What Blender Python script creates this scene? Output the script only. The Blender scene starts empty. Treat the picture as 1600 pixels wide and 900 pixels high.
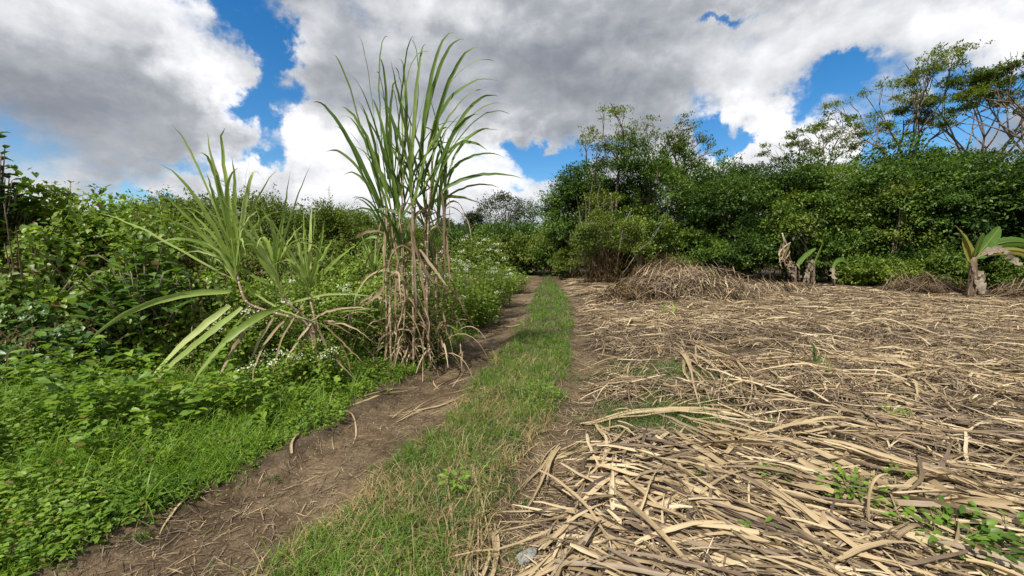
import bpy, math
import numpy as np
from math import radians, sin, cos, tan, atan2, pi

SC = bpy.context.scene
# ---------------------------------------------------------------- camera
CAMH, PITCH, F = 1.6, radians(4.6), 625.0
cam = bpy.data.cameras.new('camera'); camo = bpy.data.objects.new('camera', cam)
SC.collection.objects.link(camo); SC.camera = camo
cam.sensor_width = 36; cam.lens = 36 * F / 1600
cam.clip_start = 0.05; cam.clip_end = 3000
camo.location = (0, 0, CAMH); camo.rotation_euler = (pi/2 - PITCH, 0, 0)

def ray(px, py):
    u, v = (px - 800)/F, (450 - py)/F
    return np.array([u, cos(PITCH) + v*sin(PITCH), -sin(PITCH) + v*cos(PITCH)])
def P(px, py, d):
    "world point seen at a spot of the photograph, d metres ahead"
    r = ray(px, py); return np.array([0, 0, CAMH]) + r*(d/r[1])
def G(px, py, z=0.0):
    r = ray(px, py); t = (z - CAMH)/r[2]; return np.array([0, 0, CAMH]) + r*t
def azel(px, py):
    r = ray(px, py); r = r/np.linalg.norm(r); return atan2(r[0], r[1]), math.asin(r[2])

# ---------------------------------------------------------------- sun
SUN_AZ, SUN_EL = radians(-146), radians(54)          # azimuth from straight ahead (+Y), positive to the right
sl = bpy.data.lights.new('sun', 'SUN'); sl.energy = 4.2; sl.angle = radians(1.2); sl.color = (1, .94, .84)
so = bpy.data.objects.new('sun', sl); SC.collection.objects.link(so)
from mathutils import Vector
sd = Vector((sin(SUN_AZ)*cos(SUN_EL), cos(SUN_AZ)*cos(SUN_EL), sin(SUN_EL)))
so.rotation_euler = sd.to_track_quat('Z', 'Y').to_euler()
so.location = (0, 0, 50)

# ---------------------------------------------------------------- world: sky with broken cloud
W = bpy.data.worlds.new('World'); SC.world = W; W.use_nodes = True
nt = W.node_tree; nt.nodes.clear()
def N(tree, t, **k):
    n = tree.nodes.new(t)
    for a, b in k.items(): setattr(n, a, b)
    return n
def math_(tree, op, a, b=None, c=None, clamp=False):
    n = tree.nodes.new('ShaderNodeMath'); n.operation = op; n.use_clamp = clamp
    for i, v in enumerate((a, b, c)):
        if v is None: continue
        if isinstance(v, (int, float)): n.inputs[i].default_value = v
        else: tree.links.new(v, n.inputs[i])
    return n.outputs[0]
def vmath(tree, op, a, b=None, c=None, out=0):
    n = tree.nodes.new('ShaderNodeVectorMath'); n.operation = op
    for i, v in enumerate((a, b, c)):
        if v is None: continue
        if isinstance(v, (tuple, list)): n.inputs[i].default_value = v
        else: tree.links.new(v, n.inputs[i])
    return n.outputs[out]
tc = N(nt, 'ShaderNodeTexCoord'); D = vmath(nt, 'NORMALIZE', tc.outputs['Generated'])
sp = N(nt, 'ShaderNodeSeparateXYZ'); nt.links.new(D, sp.inputs[0])
az = math_(nt, 'ARCTAN2', sp.outputs[0], sp.outputs[1]); el = math_(nt, 'ARCSINE', sp.outputs[2])
cb = N(nt, 'ShaderNodeCombineXYZ'); nt.links.new(az, cb.inputs[0]); nt.links.new(el, cb.inputs[1])
AE = cb.outputs[0]
def noise(tree, vec, scale, detail, rough, off=(0, 0, 0), stretch=None, dist=0.0):
    if stretch: vec = vmath(tree, 'MULTIPLY', vec, stretch)
    if any(off): vec = vmath(tree, 'ADD', vec, off)
    n = N(tree, 'ShaderNodeTexNoise'); n.inputs['Scale'].default_value = scale
    n.inputs['Detail'].default_value = detail; n.inputs['Roughness'].default_value = rough
    n.inputs['Distortion'].default_value = dist
    tree.links.new(vec, n.inputs['Vector']); return n
wn = noise(nt, AE, 6.0, 8, .62, (3, 7, 1))
warp = vmath(nt, 'MULTIPLY', vmath(nt, 'SUBTRACT', wn.outputs['Color'], (.5, .5, .5)), (.34, .26, 0))
AEW = vmath(nt, 'ADD', AE, warp)
def gauss_sum(spots, base):
    acc = base
    for (px, py, w, h, amp) in spots:
        a, e = azel(px, py); a1, _ = azel(px + w, py); a0, _ = azel(px - w, py)
        _, e1 = azel(px, py - h); _, e0 = azel(px, py + h)
        wa, he = abs(a1 - a0)/2, abs(e1 - e0)/2
        v = vmath(nt, 'MULTIPLY_ADD', AEW, (1/wa, 1/he, 0), (-a/wa, -e/he, 0))
        d = vmath(nt, 'DOT_PRODUCT', v, v, out=1)
        acc = math_(nt, 'MULTIPLY_ADD', math_(nt, 'EXPONENT', math_(nt, 'MULTIPLY', d, -1.0)), amp, acc)
    return acc
gaps = [(412, 75, 36, 75, -.80), (398, 175, 45, 42, -.95), (392, 250, 50, 30, -.95), (240, 300, 70, 20, -.75), (300, 258, 40, 16, -.5),
        (340, 8, 60, 30, -.5), (870, 234, 65, 22, -1.05), (885, 272, 28, 16, -.8), (1118, 205, 32, 30, -.9), (1140, 12, 55, 14, -.6),
        (1310, 128, 70, 26, -.9), (1395, 215, 75, 50, -1.1), (1480, 170, 75, 45, -.9), (1580, 110, 50, 45, -.85),
        (1240, 180, 36, 24, -.5), (1060, 60, 40, 30, -.25), (470, 150, 30, 20, -.5), (810, 300, 20, 12, -.4),
        (640, 280, 190, 80, .5), (1170, 200, 45, 45, .5), (1280, 230, 60, 25, .6), (270, 110, 60, 60, .3), (365, 268, 20, 18, .5)]
bright = [(640, 285, 200, 85, .60), (470, 215, 50, 45, .5), (285, 100, 45, 60, .38), (360, 160, 40, 35, .45), (1165, 190, 50, 50, .62),
          (1280, 215, 75, 40, .6), (1230, 60, 200, 70, .36), (1540, 40, 130, 60, .42), (370, 262, 32, 28, .5), (70, 308, 60, 14, .6),
          (40, 20, 110, 60, .20), (640, 25, 180, 40, .22), (800, 260, 70, 40, .4), (1100, 250, 60, 20, .4), (260, 20, 90, 40, .2),
          (140, 200, 190, 70, -.14), (880, 130, 180, 70, -.15), (730, 190, 90, 40, -.09), (520, 110, 70, 60, -.03), (700, 330, 80, 30, -.15), (180,150,150,50,-.05)]
fb = noise(nt, D, 2.8, 8, .50, (1.3, .4, 2.2), (1, 1, 1.7), .25)
fb2 = noise(nt, vmath(nt, 'ADD', D, (-.028, -.012, .045)), 2.8, 8, .50, (1.3, .4, 2.2), (1, 1, 1.7), .25)
fine = noise(nt, D, 9, 7, .60, (5, 2, 8), (1, 1, 1.5), .15)
fine2 = noise(nt, vmath(nt, 'ADD', D, (-.012, -.005, .020)), 9, 7, .60, (5, 2, 8), (1, 1, 1.5), .15)
cover = gauss_sum(gaps, .62)
cov = math_(nt, 'MULTIPLY_ADD', math_(nt, 'SUBTRACT', fb.outputs[0], .5), 2.0, cover)
cov = math_(nt, 'MULTIPLY_ADD', math_(nt, 'SUBTRACT', fine.outputs[0], .5), .9, cov)
mr = N(nt, 'ShaderNodeMapRange', interpolation_type='SMOOTHERSTEP'); nt.links.new(cov, mr.inputs[0])
mr.inputs[1].default_value = .02; mr.inputs[2].default_value = .60
br = gauss_sum(bright, .50)
relief = math_(nt, 'SUBTRACT', fb.outputs[0], fb2.outputs[0])
br = math_(nt, 'MULTIPLY_ADD', relief, 1.5, br)
br = math_(nt, 'MULTIPLY_ADD', math_(nt, 'SUBTRACT', fine.outputs[0], fine2.outputs[0]), .55, br)
br = math_(nt, 'MULTIPLY_ADD', math_(nt, 'SUBTRACT', fine.outputs[0], .5), .14, br)
# thin edges of a cloud are brighter than its thick middle
edge = math_(nt, 'SUBTRACT', 1.0, math_(nt, 'MULTIPLY', math_(nt, 'ABSOLUTE', math_(nt, 'SUBTRACT', cov, .38)), 3.0), clamp=True)
br = math_(nt, 'MULTIPLY_ADD', edge, .10, br)
cr = N(nt, 'ShaderNodeValToRGB'); nt.links.new(br, cr.inputs[0]); e = cr.color_ramp
e.elements[0].position = .0; e.elements[0].color = (.14, .155, .18, 1)
e.elements[1].position = 1.0; e.elements[1].color = (.70, .70, .72, 1)
for pos, c in ((.28, (.20, .215, .245, 1)), (.5, (.30, .315, .34, 1)), (.72, (.47, .48, .50, 1))):
    q = e.elements.new(pos); q.color = c
sky = N(nt, 'ShaderNodeTexSky', sky_type='NISHITA', sun_disc=False)
sky.sun_elevation = SUN_EL; sky.sun_rotation = SUN_AZ; sky.dust_density = .4; sky.ozone_density = 2.5; sky.air_density = 1.0
hs = N(nt, 'ShaderNodeHueSaturation'); hs.inputs['Saturation'].default_value = 1.4; nt.links.new(sky.outputs[0], hs.inputs['Color'])
b1 = N(nt, 'ShaderNodeBackground'); b1.inputs[1].default_value = .10; nt.links.new(hs.outputs[0], b1.inputs[0])
b2 = N(nt, 'ShaderNodeBackground'); b2.inputs[1].default_value = 1.0; nt.links.new(cr.outputs[0], b2.inputs[0])
mx = N(nt, 'ShaderNodeMixShader'); nt.links.new(mr.outputs[0], mx.inputs[0]); nt.links.new(b1.outputs[0], mx.inputs[1]); nt.links.new(b2.outputs[0], mx.inputs[2])
wo = N(nt, 'ShaderNodeOutputWorld'); nt.links.new(mx.outputs[0], wo.inputs[0])

vs = SC.view_settings; vs.view_transform = 'Standard'; vs.look = 'None'; vs.gamma = 1; vs.use_curve_mapping = False
vs.exposure = 0.56
SC.cycles.max_bounces = 5; SC.cycles.diffuse_bounces = 3; SC.cycles.glossy_bounces = 1; SC.cycles.transmission_bounces = 3
SC.cycles.transparent_max_bounces = 4; SC.cycles.use_denoising = True

# ---------------------------------------------------------------- numeric helpers
rng = np.random.RandomState(11)
def U(a, b, n=None): return rng.uniform(a, b, n)
def nrm(v): return v/np.maximum(np.linalg.norm(v, axis=-1, keepdims=True), 1e-9)
def hash2(i, j, s):
    n = (i*374761393 + j*668265263 + s*1274126177) & 0x7fffffff
    n = ((n ^ (n >> 13))*1274126177) & 0x7fffffff
    return ((n ^ (n >> 16)) & 0xffff)/65535.0
def vnoise(x, y, scale, seed=0):
    x = np.asarray(x, float)*scale; y = np.asarray(y, float)*scale
    i = np.floor(x).astype(np.int64); j = np.floor(y).astype(np.int64); fx = x - i; fy = y - j
    fx = fx*fx*(3 - 2*fx); fy = fy*fy*(3 - 2*fy)
    a = hash2(i, j, seed); b = hash2(i+1, j, seed); c = hash2(i, j+1, seed); d = hash2(i+1, j+1, seed)
    return (a*(1-fx) + b*fx)*(1-fy) + (c*(1-fx) + d*fx)*fy - .5
def sstep(x, a, b):
    t = np.clip((np.asarray(x, float) - a)/(b - a), 0, 1); return t*t*(3 - 2*t)

# lines of the track on the ground, read off the photograph
def curve(pts):
    w = np.array([G(*p)[:2] for p in pts]); o = np.argsort(w[:, 1]); w = w[o]
    s0 = (w[1, 0] - w[0, 0])/(w[1, 1] - w[0, 1])
    w = np.vstack([[w[0, 0] - s0*4, w[0, 1] - 4], w, ])
    return lambda y: np.interp(y, w[:, 1], w[:, 0])
FAR = [(838, 428), (872, 424)]
c_eL = curve([(100, 895), (240, 802), (400, 742), (510, 680), (600, 622), (640, 590), (715, 556), (758, 505), (790, 462), (808, 440), (822, 430), (850, 424)])
c_eR = curve([(430, 895), (520, 800), (610, 722), (690, 655), (745, 590), (790, 540), (818, 500), (832, 465), (842, 443), (848, 432), (862, 425)])
c_sR = curve([(735, 895), (775, 790), (820, 715), (868, 650), (885, 590), (896, 530), (896, 490), (884, 460), (870, 442), (862, 432), (872, 425)])
c_fL = curve([(840, 895), (868, 810), (905, 735), (950, 680), (945, 640), (925, 580), (915, 520), (905, 480), (893, 455), (884, 442), (880, 434), (885, 426)])
def c_bush(y):
    pts = np.array([G(*p)[:2] for p in [(0, 640), (200, 618), (400, 590), (560, 560), (690, 528), (752, 488), (785, 450), (805, 436)]])
    o = np.argsort(pts[:, 1]); return np.interp(y, pts[o, 1], pts[o, 0])

def h(x, y):
    x = np.asarray(x, float); y = np.asarray(y, float)
    wob = vnoise(x, y, 1.6, 3)*.22
    eL, eR, sR, fL = c_eL(y) + wob, c_eR(y) + wob, c_sR(y) + wob, c_fL(y) + wob
    z = vnoise(x, y, .35, 1)*.07 + vnoise(x, y, 1.3, 2)*.05 + vnoise(x, y, 5, 4)*.018 + vnoise(x, y, 14, 5)*.008
    r1 = sstep(x, eL - .12, eL + .18)*(1 - sstep(x, eR - .2, eR + .12))
    r2 = sstep(x, sR - .1, sR + .15)*(1 - sstep(x, fL - .15, fL + .2))
    near = 1 - sstep(y, 22, 34)
    z = z*(1 - .5*r1) - .075*r1*near - .05*r2*near
    z += .22*sstep(eL - x, .1, 2.6) + .25*sstep(eL - x, 2.5, 8)
    z += .05*sstep(x, fL, fL + 1.2)
    z += .35*sstep(x, 24, 60)
    return z
def region(x, y):
    "0 verge, 1 left rut, 2 grass strip, 3 right rut, 4 field"
    wob = vnoise(x, y, 1.6, 3)*.22 + vnoise(x, y, 7, 6)*.10
    r = np.zeros(np.shape(x), int)
    for k, c in enumerate((c_eL, c_eR, c_sR, c_fL)): r = np.where(x > c(y) + wob, k + 1, r)
    return r
def onground(pts, dz=0.0):
    pts = np.array(pts, float); pts[..., 2] = h(pts[..., 0], pts[..., 1]) + dz; return pts

# ---------------------------------------------------------------- mesh building
class MB:
    def __init__(s): s.v = []; s.f = []; s.uv = []; s.n = 0
    def add(s, v, faces, uv=None):
        "v (M,3); faces: list of (n,k) index arrays; uv (M,2) per vertex"
        s.v.append(np.asarray(v, np.float32)); s.uv.append(np.zeros((len(v), 2), np.float32) if uv is None else np.asarray(uv, np.float32))
        for f in faces: s.f.append(np.asarray(f, np.int64) + s.n)
        s.n += len(v); return s
def build(name, mb, mat, parent=None, loc=None, smooth=False):
    v = np.concatenate(mb.v); uv = np.concatenate(mb.uv)
    if loc is None: loc = PLOC.get(parent.name, (0, 0, 0)) if parent else (0, 0, 0)
    v = v - np.asarray(loc, np.float32)
    me = bpy.data.meshes.new(name); loops = np.concatenate([f.reshape(-1) for f in mb.f]).astype(np.int32)
    tot = np.concatenate([np.full(len(f), f.shape[1], np.int32) for f in mb.f]); st = np.concatenate([[0], np.cumsum(tot)[:-1]]).astype(np.int32)
    me.vertices.add(len(v)); me.vertices.foreach_set('co', v.reshape(-1))
    me.loops.add(len(loops)); me.loops.foreach_set('vertex_index', loops)
    me.polygons.add(len(tot)); me.polygons.foreach_set('loop_start', st); me.polygons.foreach_set('loop_total', tot)
    if smooth: me.polygons.foreach_set('use_smooth', np.ones(len(tot), bool))
    l = me.uv_layers.new(name='UVMap'); l.data.foreach_set('uv', uv[loops].astype(np.float32).reshape(-1))
    me.update(calc_edges=True); me.materials.append(mat)
    o = bpy.data.objects.new(name, me); SC.collection.objects.link(o)
    if parent: o.parent = parent; PLOC[o.name] = np.array(loc, float)
    else: o.location = loc
    return o
PLOC = {}
def thing(name, label, cat, loc, group=None):
    o = bpy.data.objects.new(name, None); SC.collection.objects.link(o); o.empty_display_size = .2
    o.location = tuple(float(c) for c in loc); o['label'] = label; o['category'] = cat
    if group: o['group'] = group
    PLOC[o.name] = np.array(loc, float); return o
def tag(o, label=None, cat=None, group=None, kind=None):
    for k, v in (('label', label), ('category', cat), ('group', group), ('kind', kind)):
        if v: o[k] = v
    return o
def dup(root, loc, rz, s, label, group=None):
    r = root.copy(); SC.collection.objects.link(r); r.location = tuple(float(c) for c in loc)
    r.rotation_euler = (0, 0, rz); r.scale = s; r['label'] = label
    if group: r['group'] = group
    for ch in list(root.children):
        c = ch.copy(); SC.collection.objects.link(c); c.parent = r
    return r

def orient(d, n):
    d = nrm(d); s = np.cross(d, n); bad = np.linalg.norm(s, axis=-1) < 1e-3
    s[bad] = np.cross(d[bad], [0.3, .9, .2]); s = nrm(s); return d, s, nrm(np.cross(s, d))
TPL = {
 'diamond': (np.array([(0, 0, 0), (.45, .5, .06), (1, 0, -.08), (.45, -.5, .06)]), [np.array([(0, 1, 2, 3)])]),
 'leaf': (np.array([(0, 0, 0), (.33, 0, 0), (.7, 0, -.03), (1, 0, -.14), (.3, .46, .10), (.7, .36, .05), (.3, -.46, .10), (.7, -.36, .05)]),
          [np.array([(1, 4, 5, 2), (6, 1, 2, 7)]), np.array([(0, 4, 1), (2, 5, 3), (0, 1, 6), (2, 3, 7)])]),
 'heart': (np.array([(.1, 0, 0), (.5, 0, -.02), (1, 0, -.16), (-.08, .28, .06), (.25, .52, .12), (.62, .36, .06), (-.08, -.28, .06), (.25, -.52, .12), (.62, -.36, .06)]),
          [np.array([(0, 3, 4, 1), (1, 4, 5, 2), (0, 1, 7, 6), (1, 2, 8, 7)])]),
}
def leaves(mb, p, d, n, L, Wd, tpl='diamond'):
    T, Fs = TPL[tpl]; m = len(p); k = len(T)
    if m == 0: return
    d, s, n = orient(d, n); L = np.broadcast_to(L, (m,))[:, None, None]; Wd = np.broadcast_to(Wd, (m,))[:, None, None]
    v = p[:, None, :] + L*T[None, :, 0:1]*d[:, None, :] + Wd*T[None, :, 1:2]*s[:, None, :] + L*T[None, :, 2:3]*n[:, None, :]
    off = (np.arange(m)*k)[:, None, None]
    uv = np.tile(np.stack([T[:, 1] + .5, T[:, 0]], 1), (m, 1))
    mb.add(v.reshape(-1, 3), [(F_[None] + off).reshape(-1, F_.shape[1]) for F_ in Fs], uv)
def strips(mb, C, Wd, up=None, fold=.25, twist=0.0):
    "ribbons with a V section: C (n,K,3) centre lines, Wd (n,K) widths"
    n, K, _ = C.shape; T = nrm(np.gradient(C, axis=1))
    if up is None: up = np.array([0, 0, 1.0])
    up = np.broadcast_to(up, C.shape) if np.ndim(up) != 3 else up
    S = np.cross(T, up); bad = np.linalg.norm(S, axis=-1) < .05; S[bad] = np.cross(T[bad], [.8, .5, .1]); S = nrm(S); Nn = np.cross(S, T)
    tw = np.broadcast_to(twist, (n,))[:, None]*np.linspace(0, 1, K)[None]
    S, Nn = S*np.cos(tw)[..., None] + Nn*np.sin(tw)[..., None], Nn*np.cos(tw)[..., None] - S*np.sin(tw)[..., None]
    w = Wd[..., None]
    fd = np.broadcast_to(fold, (n,))[:, None, None]
    A = C - S*w*.5 + Nn*w*fd; B = C + S*w*.5 + Nn*w*fd
    v = np.stack([A, C, B], 2)                       # n,K,3,3
    ln = np.concatenate([np.zeros((n, 1)), np.cumsum(np.linalg.norm(np.diff(C, axis=1), axis=-1), 1)], 1)
    off = rng.uniform(0, 9, (n, 1))
    uv = np.stack([np.broadcast_to(np.array([0, .5, 1.0])[None, None], (n, K, 3)) + np.floor(off*3)[..., None], np.broadcast_to((ln + off)[..., None], (n, K, 3))], -1)
    idx = np.arange(n*K*3).reshape(n, K, 3)
    q = [np.stack([idx[:, :-1, a], idx[:, :-1, a+1], idx[:, 1:, a+1], idx[:, 1:, a]], -1).reshape(-1, 4) for a in (0, 1)]
    mb.add(v.reshape(-1, 3), q, uv.reshape(-1, 2))
def blades1(mb, C, Wd, side):
    "single flat ribbons for grass, cheap: ends in a point"
    n, K, _ = C.shape; w = Wd[..., None]; S = side[:, None, :]
    v = np.stack([C - S*w*.5, C + S*w*.5], 2); idx = np.arange(n*K*2).reshape(n, K, 2)
    q = np.stack([idx[:, :-1, 0], idx[:, :-1, 1], idx[:, 1:, 1], idx[:, 1:, 0]], -1).reshape(-1, 4)
    t = np.broadcast_to(np.linspace(0, 1, K)[None, :, None], (n, K, 2))
    uv = np.stack([np.broadcast_to(np.array([0, 1.0])[None, None], (n, K, 2)), t], -1)
    mb.add(v.reshape(-1, 3), [q], uv.reshape(-1, 2))
def tubes(mb, C, R, sides=6, caps=True):
    n, K, _ = C.shape; T = nrm(np.gradient(C, axis=1)); ref = np.broadcast_to(np.array([.31, .77, .15]), C.shape)
    S = nrm(np.cross(T, ref)); B = np.cross(S, T); a = np.arange(sides)*2*pi/sides
    v = C[:, :, None, :] + R[:, :, None, None]*(S[:, :, None, :]*np.cos(a)[None, None, :, None] + B[:, :, None, :]*np.sin(a)[None, None, :, None])
    idx = np.arange(n*K*sides).reshape(n, K, sides); nx = np.roll(idx, -1, 2)
    q = np.stack([idx[:, :-1], nx[:, :-1], nx[:, 1:], idx[:, 1:]], -1).reshape(-1, 4)
    ln = np.concatenate([np.zeros((n, 1)), np.cumsum(np.linalg.norm(np.diff(C, axis=1), axis=-1), 1)], 1)
    uv = np.stack([np.broadcast_to((a/(2*pi))[None, None], (n, K, sides)), np.broadcast_to(ln[..., None], (n, K, sides))], -1)
    fs = [q] + ([idx[:, -1, :], idx[:, 0, ::-1]] if caps else [])
    mb.add(v.reshape(-1, 3), fs, uv.reshape(-1, 2))
def bez(p, K=14):
    "p (n,4,3) cubic control points"
    t = np.linspace(0, 1, K)[None, :, None]; p = np.asarray(p, float)
    a, b, c, d = (p[:, i][:, None, :] for i in range(4))
    return a*(1-t)**3 + 3*b*t*(1-t)**2 + 3*c*t*t*(1-t) + d*t**3
def droop_lines(p, d, L, bend, K=6):
    "start points, unit directions, lengths; bends over by gravity"
    n = len(p); L = np.broadcast_to(L, (n,)); bend = np.broadcast_to(bend, (n,)); C = np.zeros((n, K, 3)); C[:, 0] = p
    d = nrm(d)
    for k in range(1, K):
        dd = nrm(d + np.outer(bend*(k/(K-1))**1.3, [0, 0, -1])); C[:, k] = C[:, k-1] + dd*(L/(K-1))[:, None]
    return C
def rdir(n):
    v = rng.normal(size=(n, 3)); return nrm(v)

# ---------------------------------------------------------------- materials
def pmat(name):
    m = bpy.data.materials.new(name); m.use_nodes = True; t = m.node_tree; t.nodes.clear()
    return m, t
def ramp(t, fac, stops):
    r = N(t, 'ShaderNodeValToRGB'); el = r.color_ramp.elements
    while len(el) > 1: el.remove(el[-1])
    el[0].position = stops[0][0]; el[0].color = (*stops[0][1], 1)
    for p_, c in stops[1:]:
        q = el.new(p_); q.color = (*c, 1)
    t.links.new(fac, r.inputs[0]); return r.outputs[0]
def mixc(t, fac, a, b):
    m = N(t, 'ShaderNodeMix', data_type='RGBA')
    if isinstance(fac, float): m.inputs[0].default_value = fac
    else: t.links.new(fac, m.inputs[0])
    for i, v in ((6, a), (7, b)):
        if isinstance(v, tuple): m.inputs[i].default_value = (*v, 1)
        else: t.links.new(v, m.inputs[i])
    return m.outputs[2]
def leafmat(name, stops, trans=.35, rough=.5, spec=.35, clump=.9, tw=(1.25, 1.3, .6), objvar=.15, dry=None, dryamt=.0, tcol=None):
    m, t = pmat(name); g = N(t, 'ShaderNodeNewGeometry'); tc = N(t, 'ShaderNodeTexCoord')
    nz = noise(t, g.outputs['Position'], clump, 3, .6)
    f = math_(t, 'MULTIPLY_ADD', g.outputs['Random Per Island'], .50, math_(t, 'MULTIPLY_ADD', nz.outputs[0], 1.0, -.25))
    oi = N(t, 'ShaderNodeObjectInfo')
    f = math_(t, 'MULTIPLY_ADD', math_(t, 'SUBTRACT', oi.outputs['Random'], .5), objvar*2, f, clamp=True)
    col = ramp(t, f, stops)
    if dry:
        r2 = math_(t, 'FRACT', math_(t, 'MULTIPLY', g.outputs['Random Per Island'], 37.7))
        col = mixc(t, math_(t, 'LESS_THAN', r2, dryamt), col, dry)
    pb = N(t, 'ShaderNodeBsdfPrincipled'); t.links.new(col, pb.inputs['Base Color'])
    pb.inputs['Roughness'].default_value = rough; pb.inputs['Specular IOR Level'].default_value = spec
    tr = N(t, 'ShaderNodeBsdfTranslucent'); tm = N(t, 'ShaderNodeMix', data_type='RGBA', blend_type='MULTIPLY'); tm.inputs[0].default_value = 1
    t.links.new(col, tm.inputs[6]); tm.inputs[7].default_value = (*tw, 1); t.links.new(tm.outputs[2], tr.inputs[0])
    mx = N(t, 'ShaderNodeMixShader'); mx.inputs[0].default_value = trans
    t.links.new(pb.outputs[0], mx.inputs[1]); t.links.new(tr.outputs[0], mx.inputs[2])
    o = N(t, 'ShaderNodeOutputMaterial'); t.links.new(mx.outputs[0], o.inputs[0]); return m
def fibremat(name, stops, trans=.15, rough=.6, green=None, tipdry=None, contrast=.5):
    "long blades: fibres along the length (UV: x across, y metres along)"
    m, t = pmat(name); g = N(t, 'ShaderNodeNewGeometry'); uv = N(t, 'ShaderNodeUVMap'); uv.uv_map = 'UVMap'
    st = noise(t, vmath(t, 'MULTIPLY', uv.outputs[0], (11, 1.2, 1)), 1.0, 4, .65)
    f = math_(t, 'MULTIPLY_ADD', g.outputs['Random Per Island'], .75, math_(t, 'MULTIPLY_ADD', st.outputs[0], contrast, .12 - contrast*.5), clamp=True)
    nz = noise(t, g.outputs['Position'], 7, 3, .6)
    f = math_(t, 'MULTIPLY_ADD', math_(t, 'SUBTRACT', nz.outputs[0], .5), .5, f, clamp=True)
    col = ramp(t, f, stops)
    pb = N(t, 'ShaderNodeBsdfPrincipled'); t.links.new(col, pb.inputs['Base Color'])
    pb.inputs['Roughness'].default_value = rough; pb.inputs['Specular IOR Level'].default_value = .3
    bp = N(t, 'ShaderNodeBump'); bp.inputs['Strength'].default_value = .35; bp.inputs['Distance'].default_value = .004
    t.links.new(st.outputs[0], bp.inputs['Height']); t.links.new(bp.outputs[0], pb.inputs['Normal'])
    tr = N(t, 'ShaderNodeBsdfTranslucent'); t.links.new(col, tr.inputs[0])
    mx = N(t, 'ShaderNodeMixShader'); mx.inputs[0].default_value = trans
    t.links.new(pb.outputs[0], mx.inputs[1]); t.links.new(tr.outputs[0], mx.inputs[2])
    o = N(t, 'ShaderNodeOutputMaterial'); t.links.new(mx.outputs[0], o.inputs[0]); return m
def barkmat(name, stops, scale=6, bump=.5, stretch=(1, 1, .25)):
    m, t = pmat(name); tc = N(t, 'ShaderNodeTexCoord'); nz = noise(t, tc.outputs['Object'], scale, 6, .65, stretch=stretch)
    col = ramp(t, nz.outputs[0], stops); pb = N(t, 'ShaderNodeBsdfPrincipled'); t.links.new(col, pb.inputs['Base Color']); pb.inputs['Roughness'].default_value = .85
    bp = N(t, 'ShaderNodeBump'); bp.inputs['Strength'].default_value = bump; bp.inputs['Distance'].default_value = .02
    t.links.new(nz.outputs[0], bp.inputs['Height']); t.links.new(bp.outputs[0], pb.inputs['Normal'])
    o = N(t, 'ShaderNodeOutputMaterial'); t.links.new(pb.outputs[0], o.inputs[0]); return m

M = {}
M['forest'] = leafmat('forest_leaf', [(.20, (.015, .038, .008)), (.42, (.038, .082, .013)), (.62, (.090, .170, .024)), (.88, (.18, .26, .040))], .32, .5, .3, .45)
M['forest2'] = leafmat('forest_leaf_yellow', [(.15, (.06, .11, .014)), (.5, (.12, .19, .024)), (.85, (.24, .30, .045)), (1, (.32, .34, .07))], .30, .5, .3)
M['airy'] = leafmat('airy_leaf', [(.1, (.05, .09, .014)), (.6, (.12, .17, .026)), (1, (.26, .27, .05))], .42, .55, .25)
M['euc'] = leafmat('pale_far_leaf', [(.1, (.035, .055, .030)), (.6, (.060, .085, .042)), (1, (.10, .12, .06))], .2, .6, .2)
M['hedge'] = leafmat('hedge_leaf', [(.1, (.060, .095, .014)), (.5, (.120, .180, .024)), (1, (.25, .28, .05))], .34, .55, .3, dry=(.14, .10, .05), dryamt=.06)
M['vine'] = leafmat('vine_leaf', [(.05, (.080, .140, .020)), (.42, (.175, .280, .036)), (.75, (.27, .37, .055)), (1, (.38, .41, .08))], .46, .42, .45, 1.4, dry=(.16, .11, .04), dryamt=.05)
M['bigleaf'] = leafmat('broad_shrub_leaf', [(.05, (.040, .090, .022)), (.6, (.080, .160, .036)), (1, (.17, .27, .06))], .32, .4, .5, 1.2)
M['dark'] = leafmat('dark_shrub_leaf', [(.05, (.020, .050, .014)), (.6, (.045, .095, .022)), (1, (.10, .16, .04))], .30, .5, .3, 1.2)
M['weed'] = leafmat('weed_leaf', [(.05, (.065, .130, .018)), (.45, (.140, .250, .030)), (.8, (.24, .35, .045)), (1, (.35, .43, .08))], .38, .45, .4, 1.6, dry=(.20, .16, .05), dryamt=.03)
M['flower_weed'] = leafmat('flower_weed_leaf', [(.05, (.09, .15, .020)), (.5, (.19, .30, .04)), (1, (.33, .41, .08))], .36, .5, .35, 1.4, dry=(.2, .15, .07), dryamt=.05)
M['grass'] = leafmat('grass_blade', [(.05, (.045, .095, .022)), (.5, (.095, .180, .034)), (.8, (.17, .28, .05)), (1, (.26, .34, .08))], .32, .5, .3, 1.3, dry=(.34, .28, .15), dryamt=.15)
M['lush'] = leafmat('lush_grass_blade', [(.05, (.065, .140, .018)), (.45, (.145, .265, .030)), (.8, (.24, .37, .045)), (1, (.37, .47, .08))], .40, .45, .35, 1.6, dry=(.28, .24, .09), dryamt=.03)
M['drygrass'] = leafmat('dry_grass_blade', [(.05, (.22, .16, .08)), (.5, (.38, .29, .15)), (1, (.52, .42, .25))], .25, .7, .15, 2)
M['brown'] = leafmat('dead_vine', [(.05, (.060, .035, .018)), (.5, (.13, .085, .04)), (1, (.24, .17, .08))], .2, .8, .1, 2)
M['cane'] = fibremat('cane_blade_green', [(.0, (.060, .115, .022)), (.5, (.135, .230, .045)), (.85, (.24, .34, .08)), (1, (.38, .45, .16))], .42, .42)
M['caneyel'] = fibremat('cane_blade_pale', [(.0, (.18, .27, .045)), (.5, (.33, .46, .10)), (1, (.54, .60, .24))], .40, .42)
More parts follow.
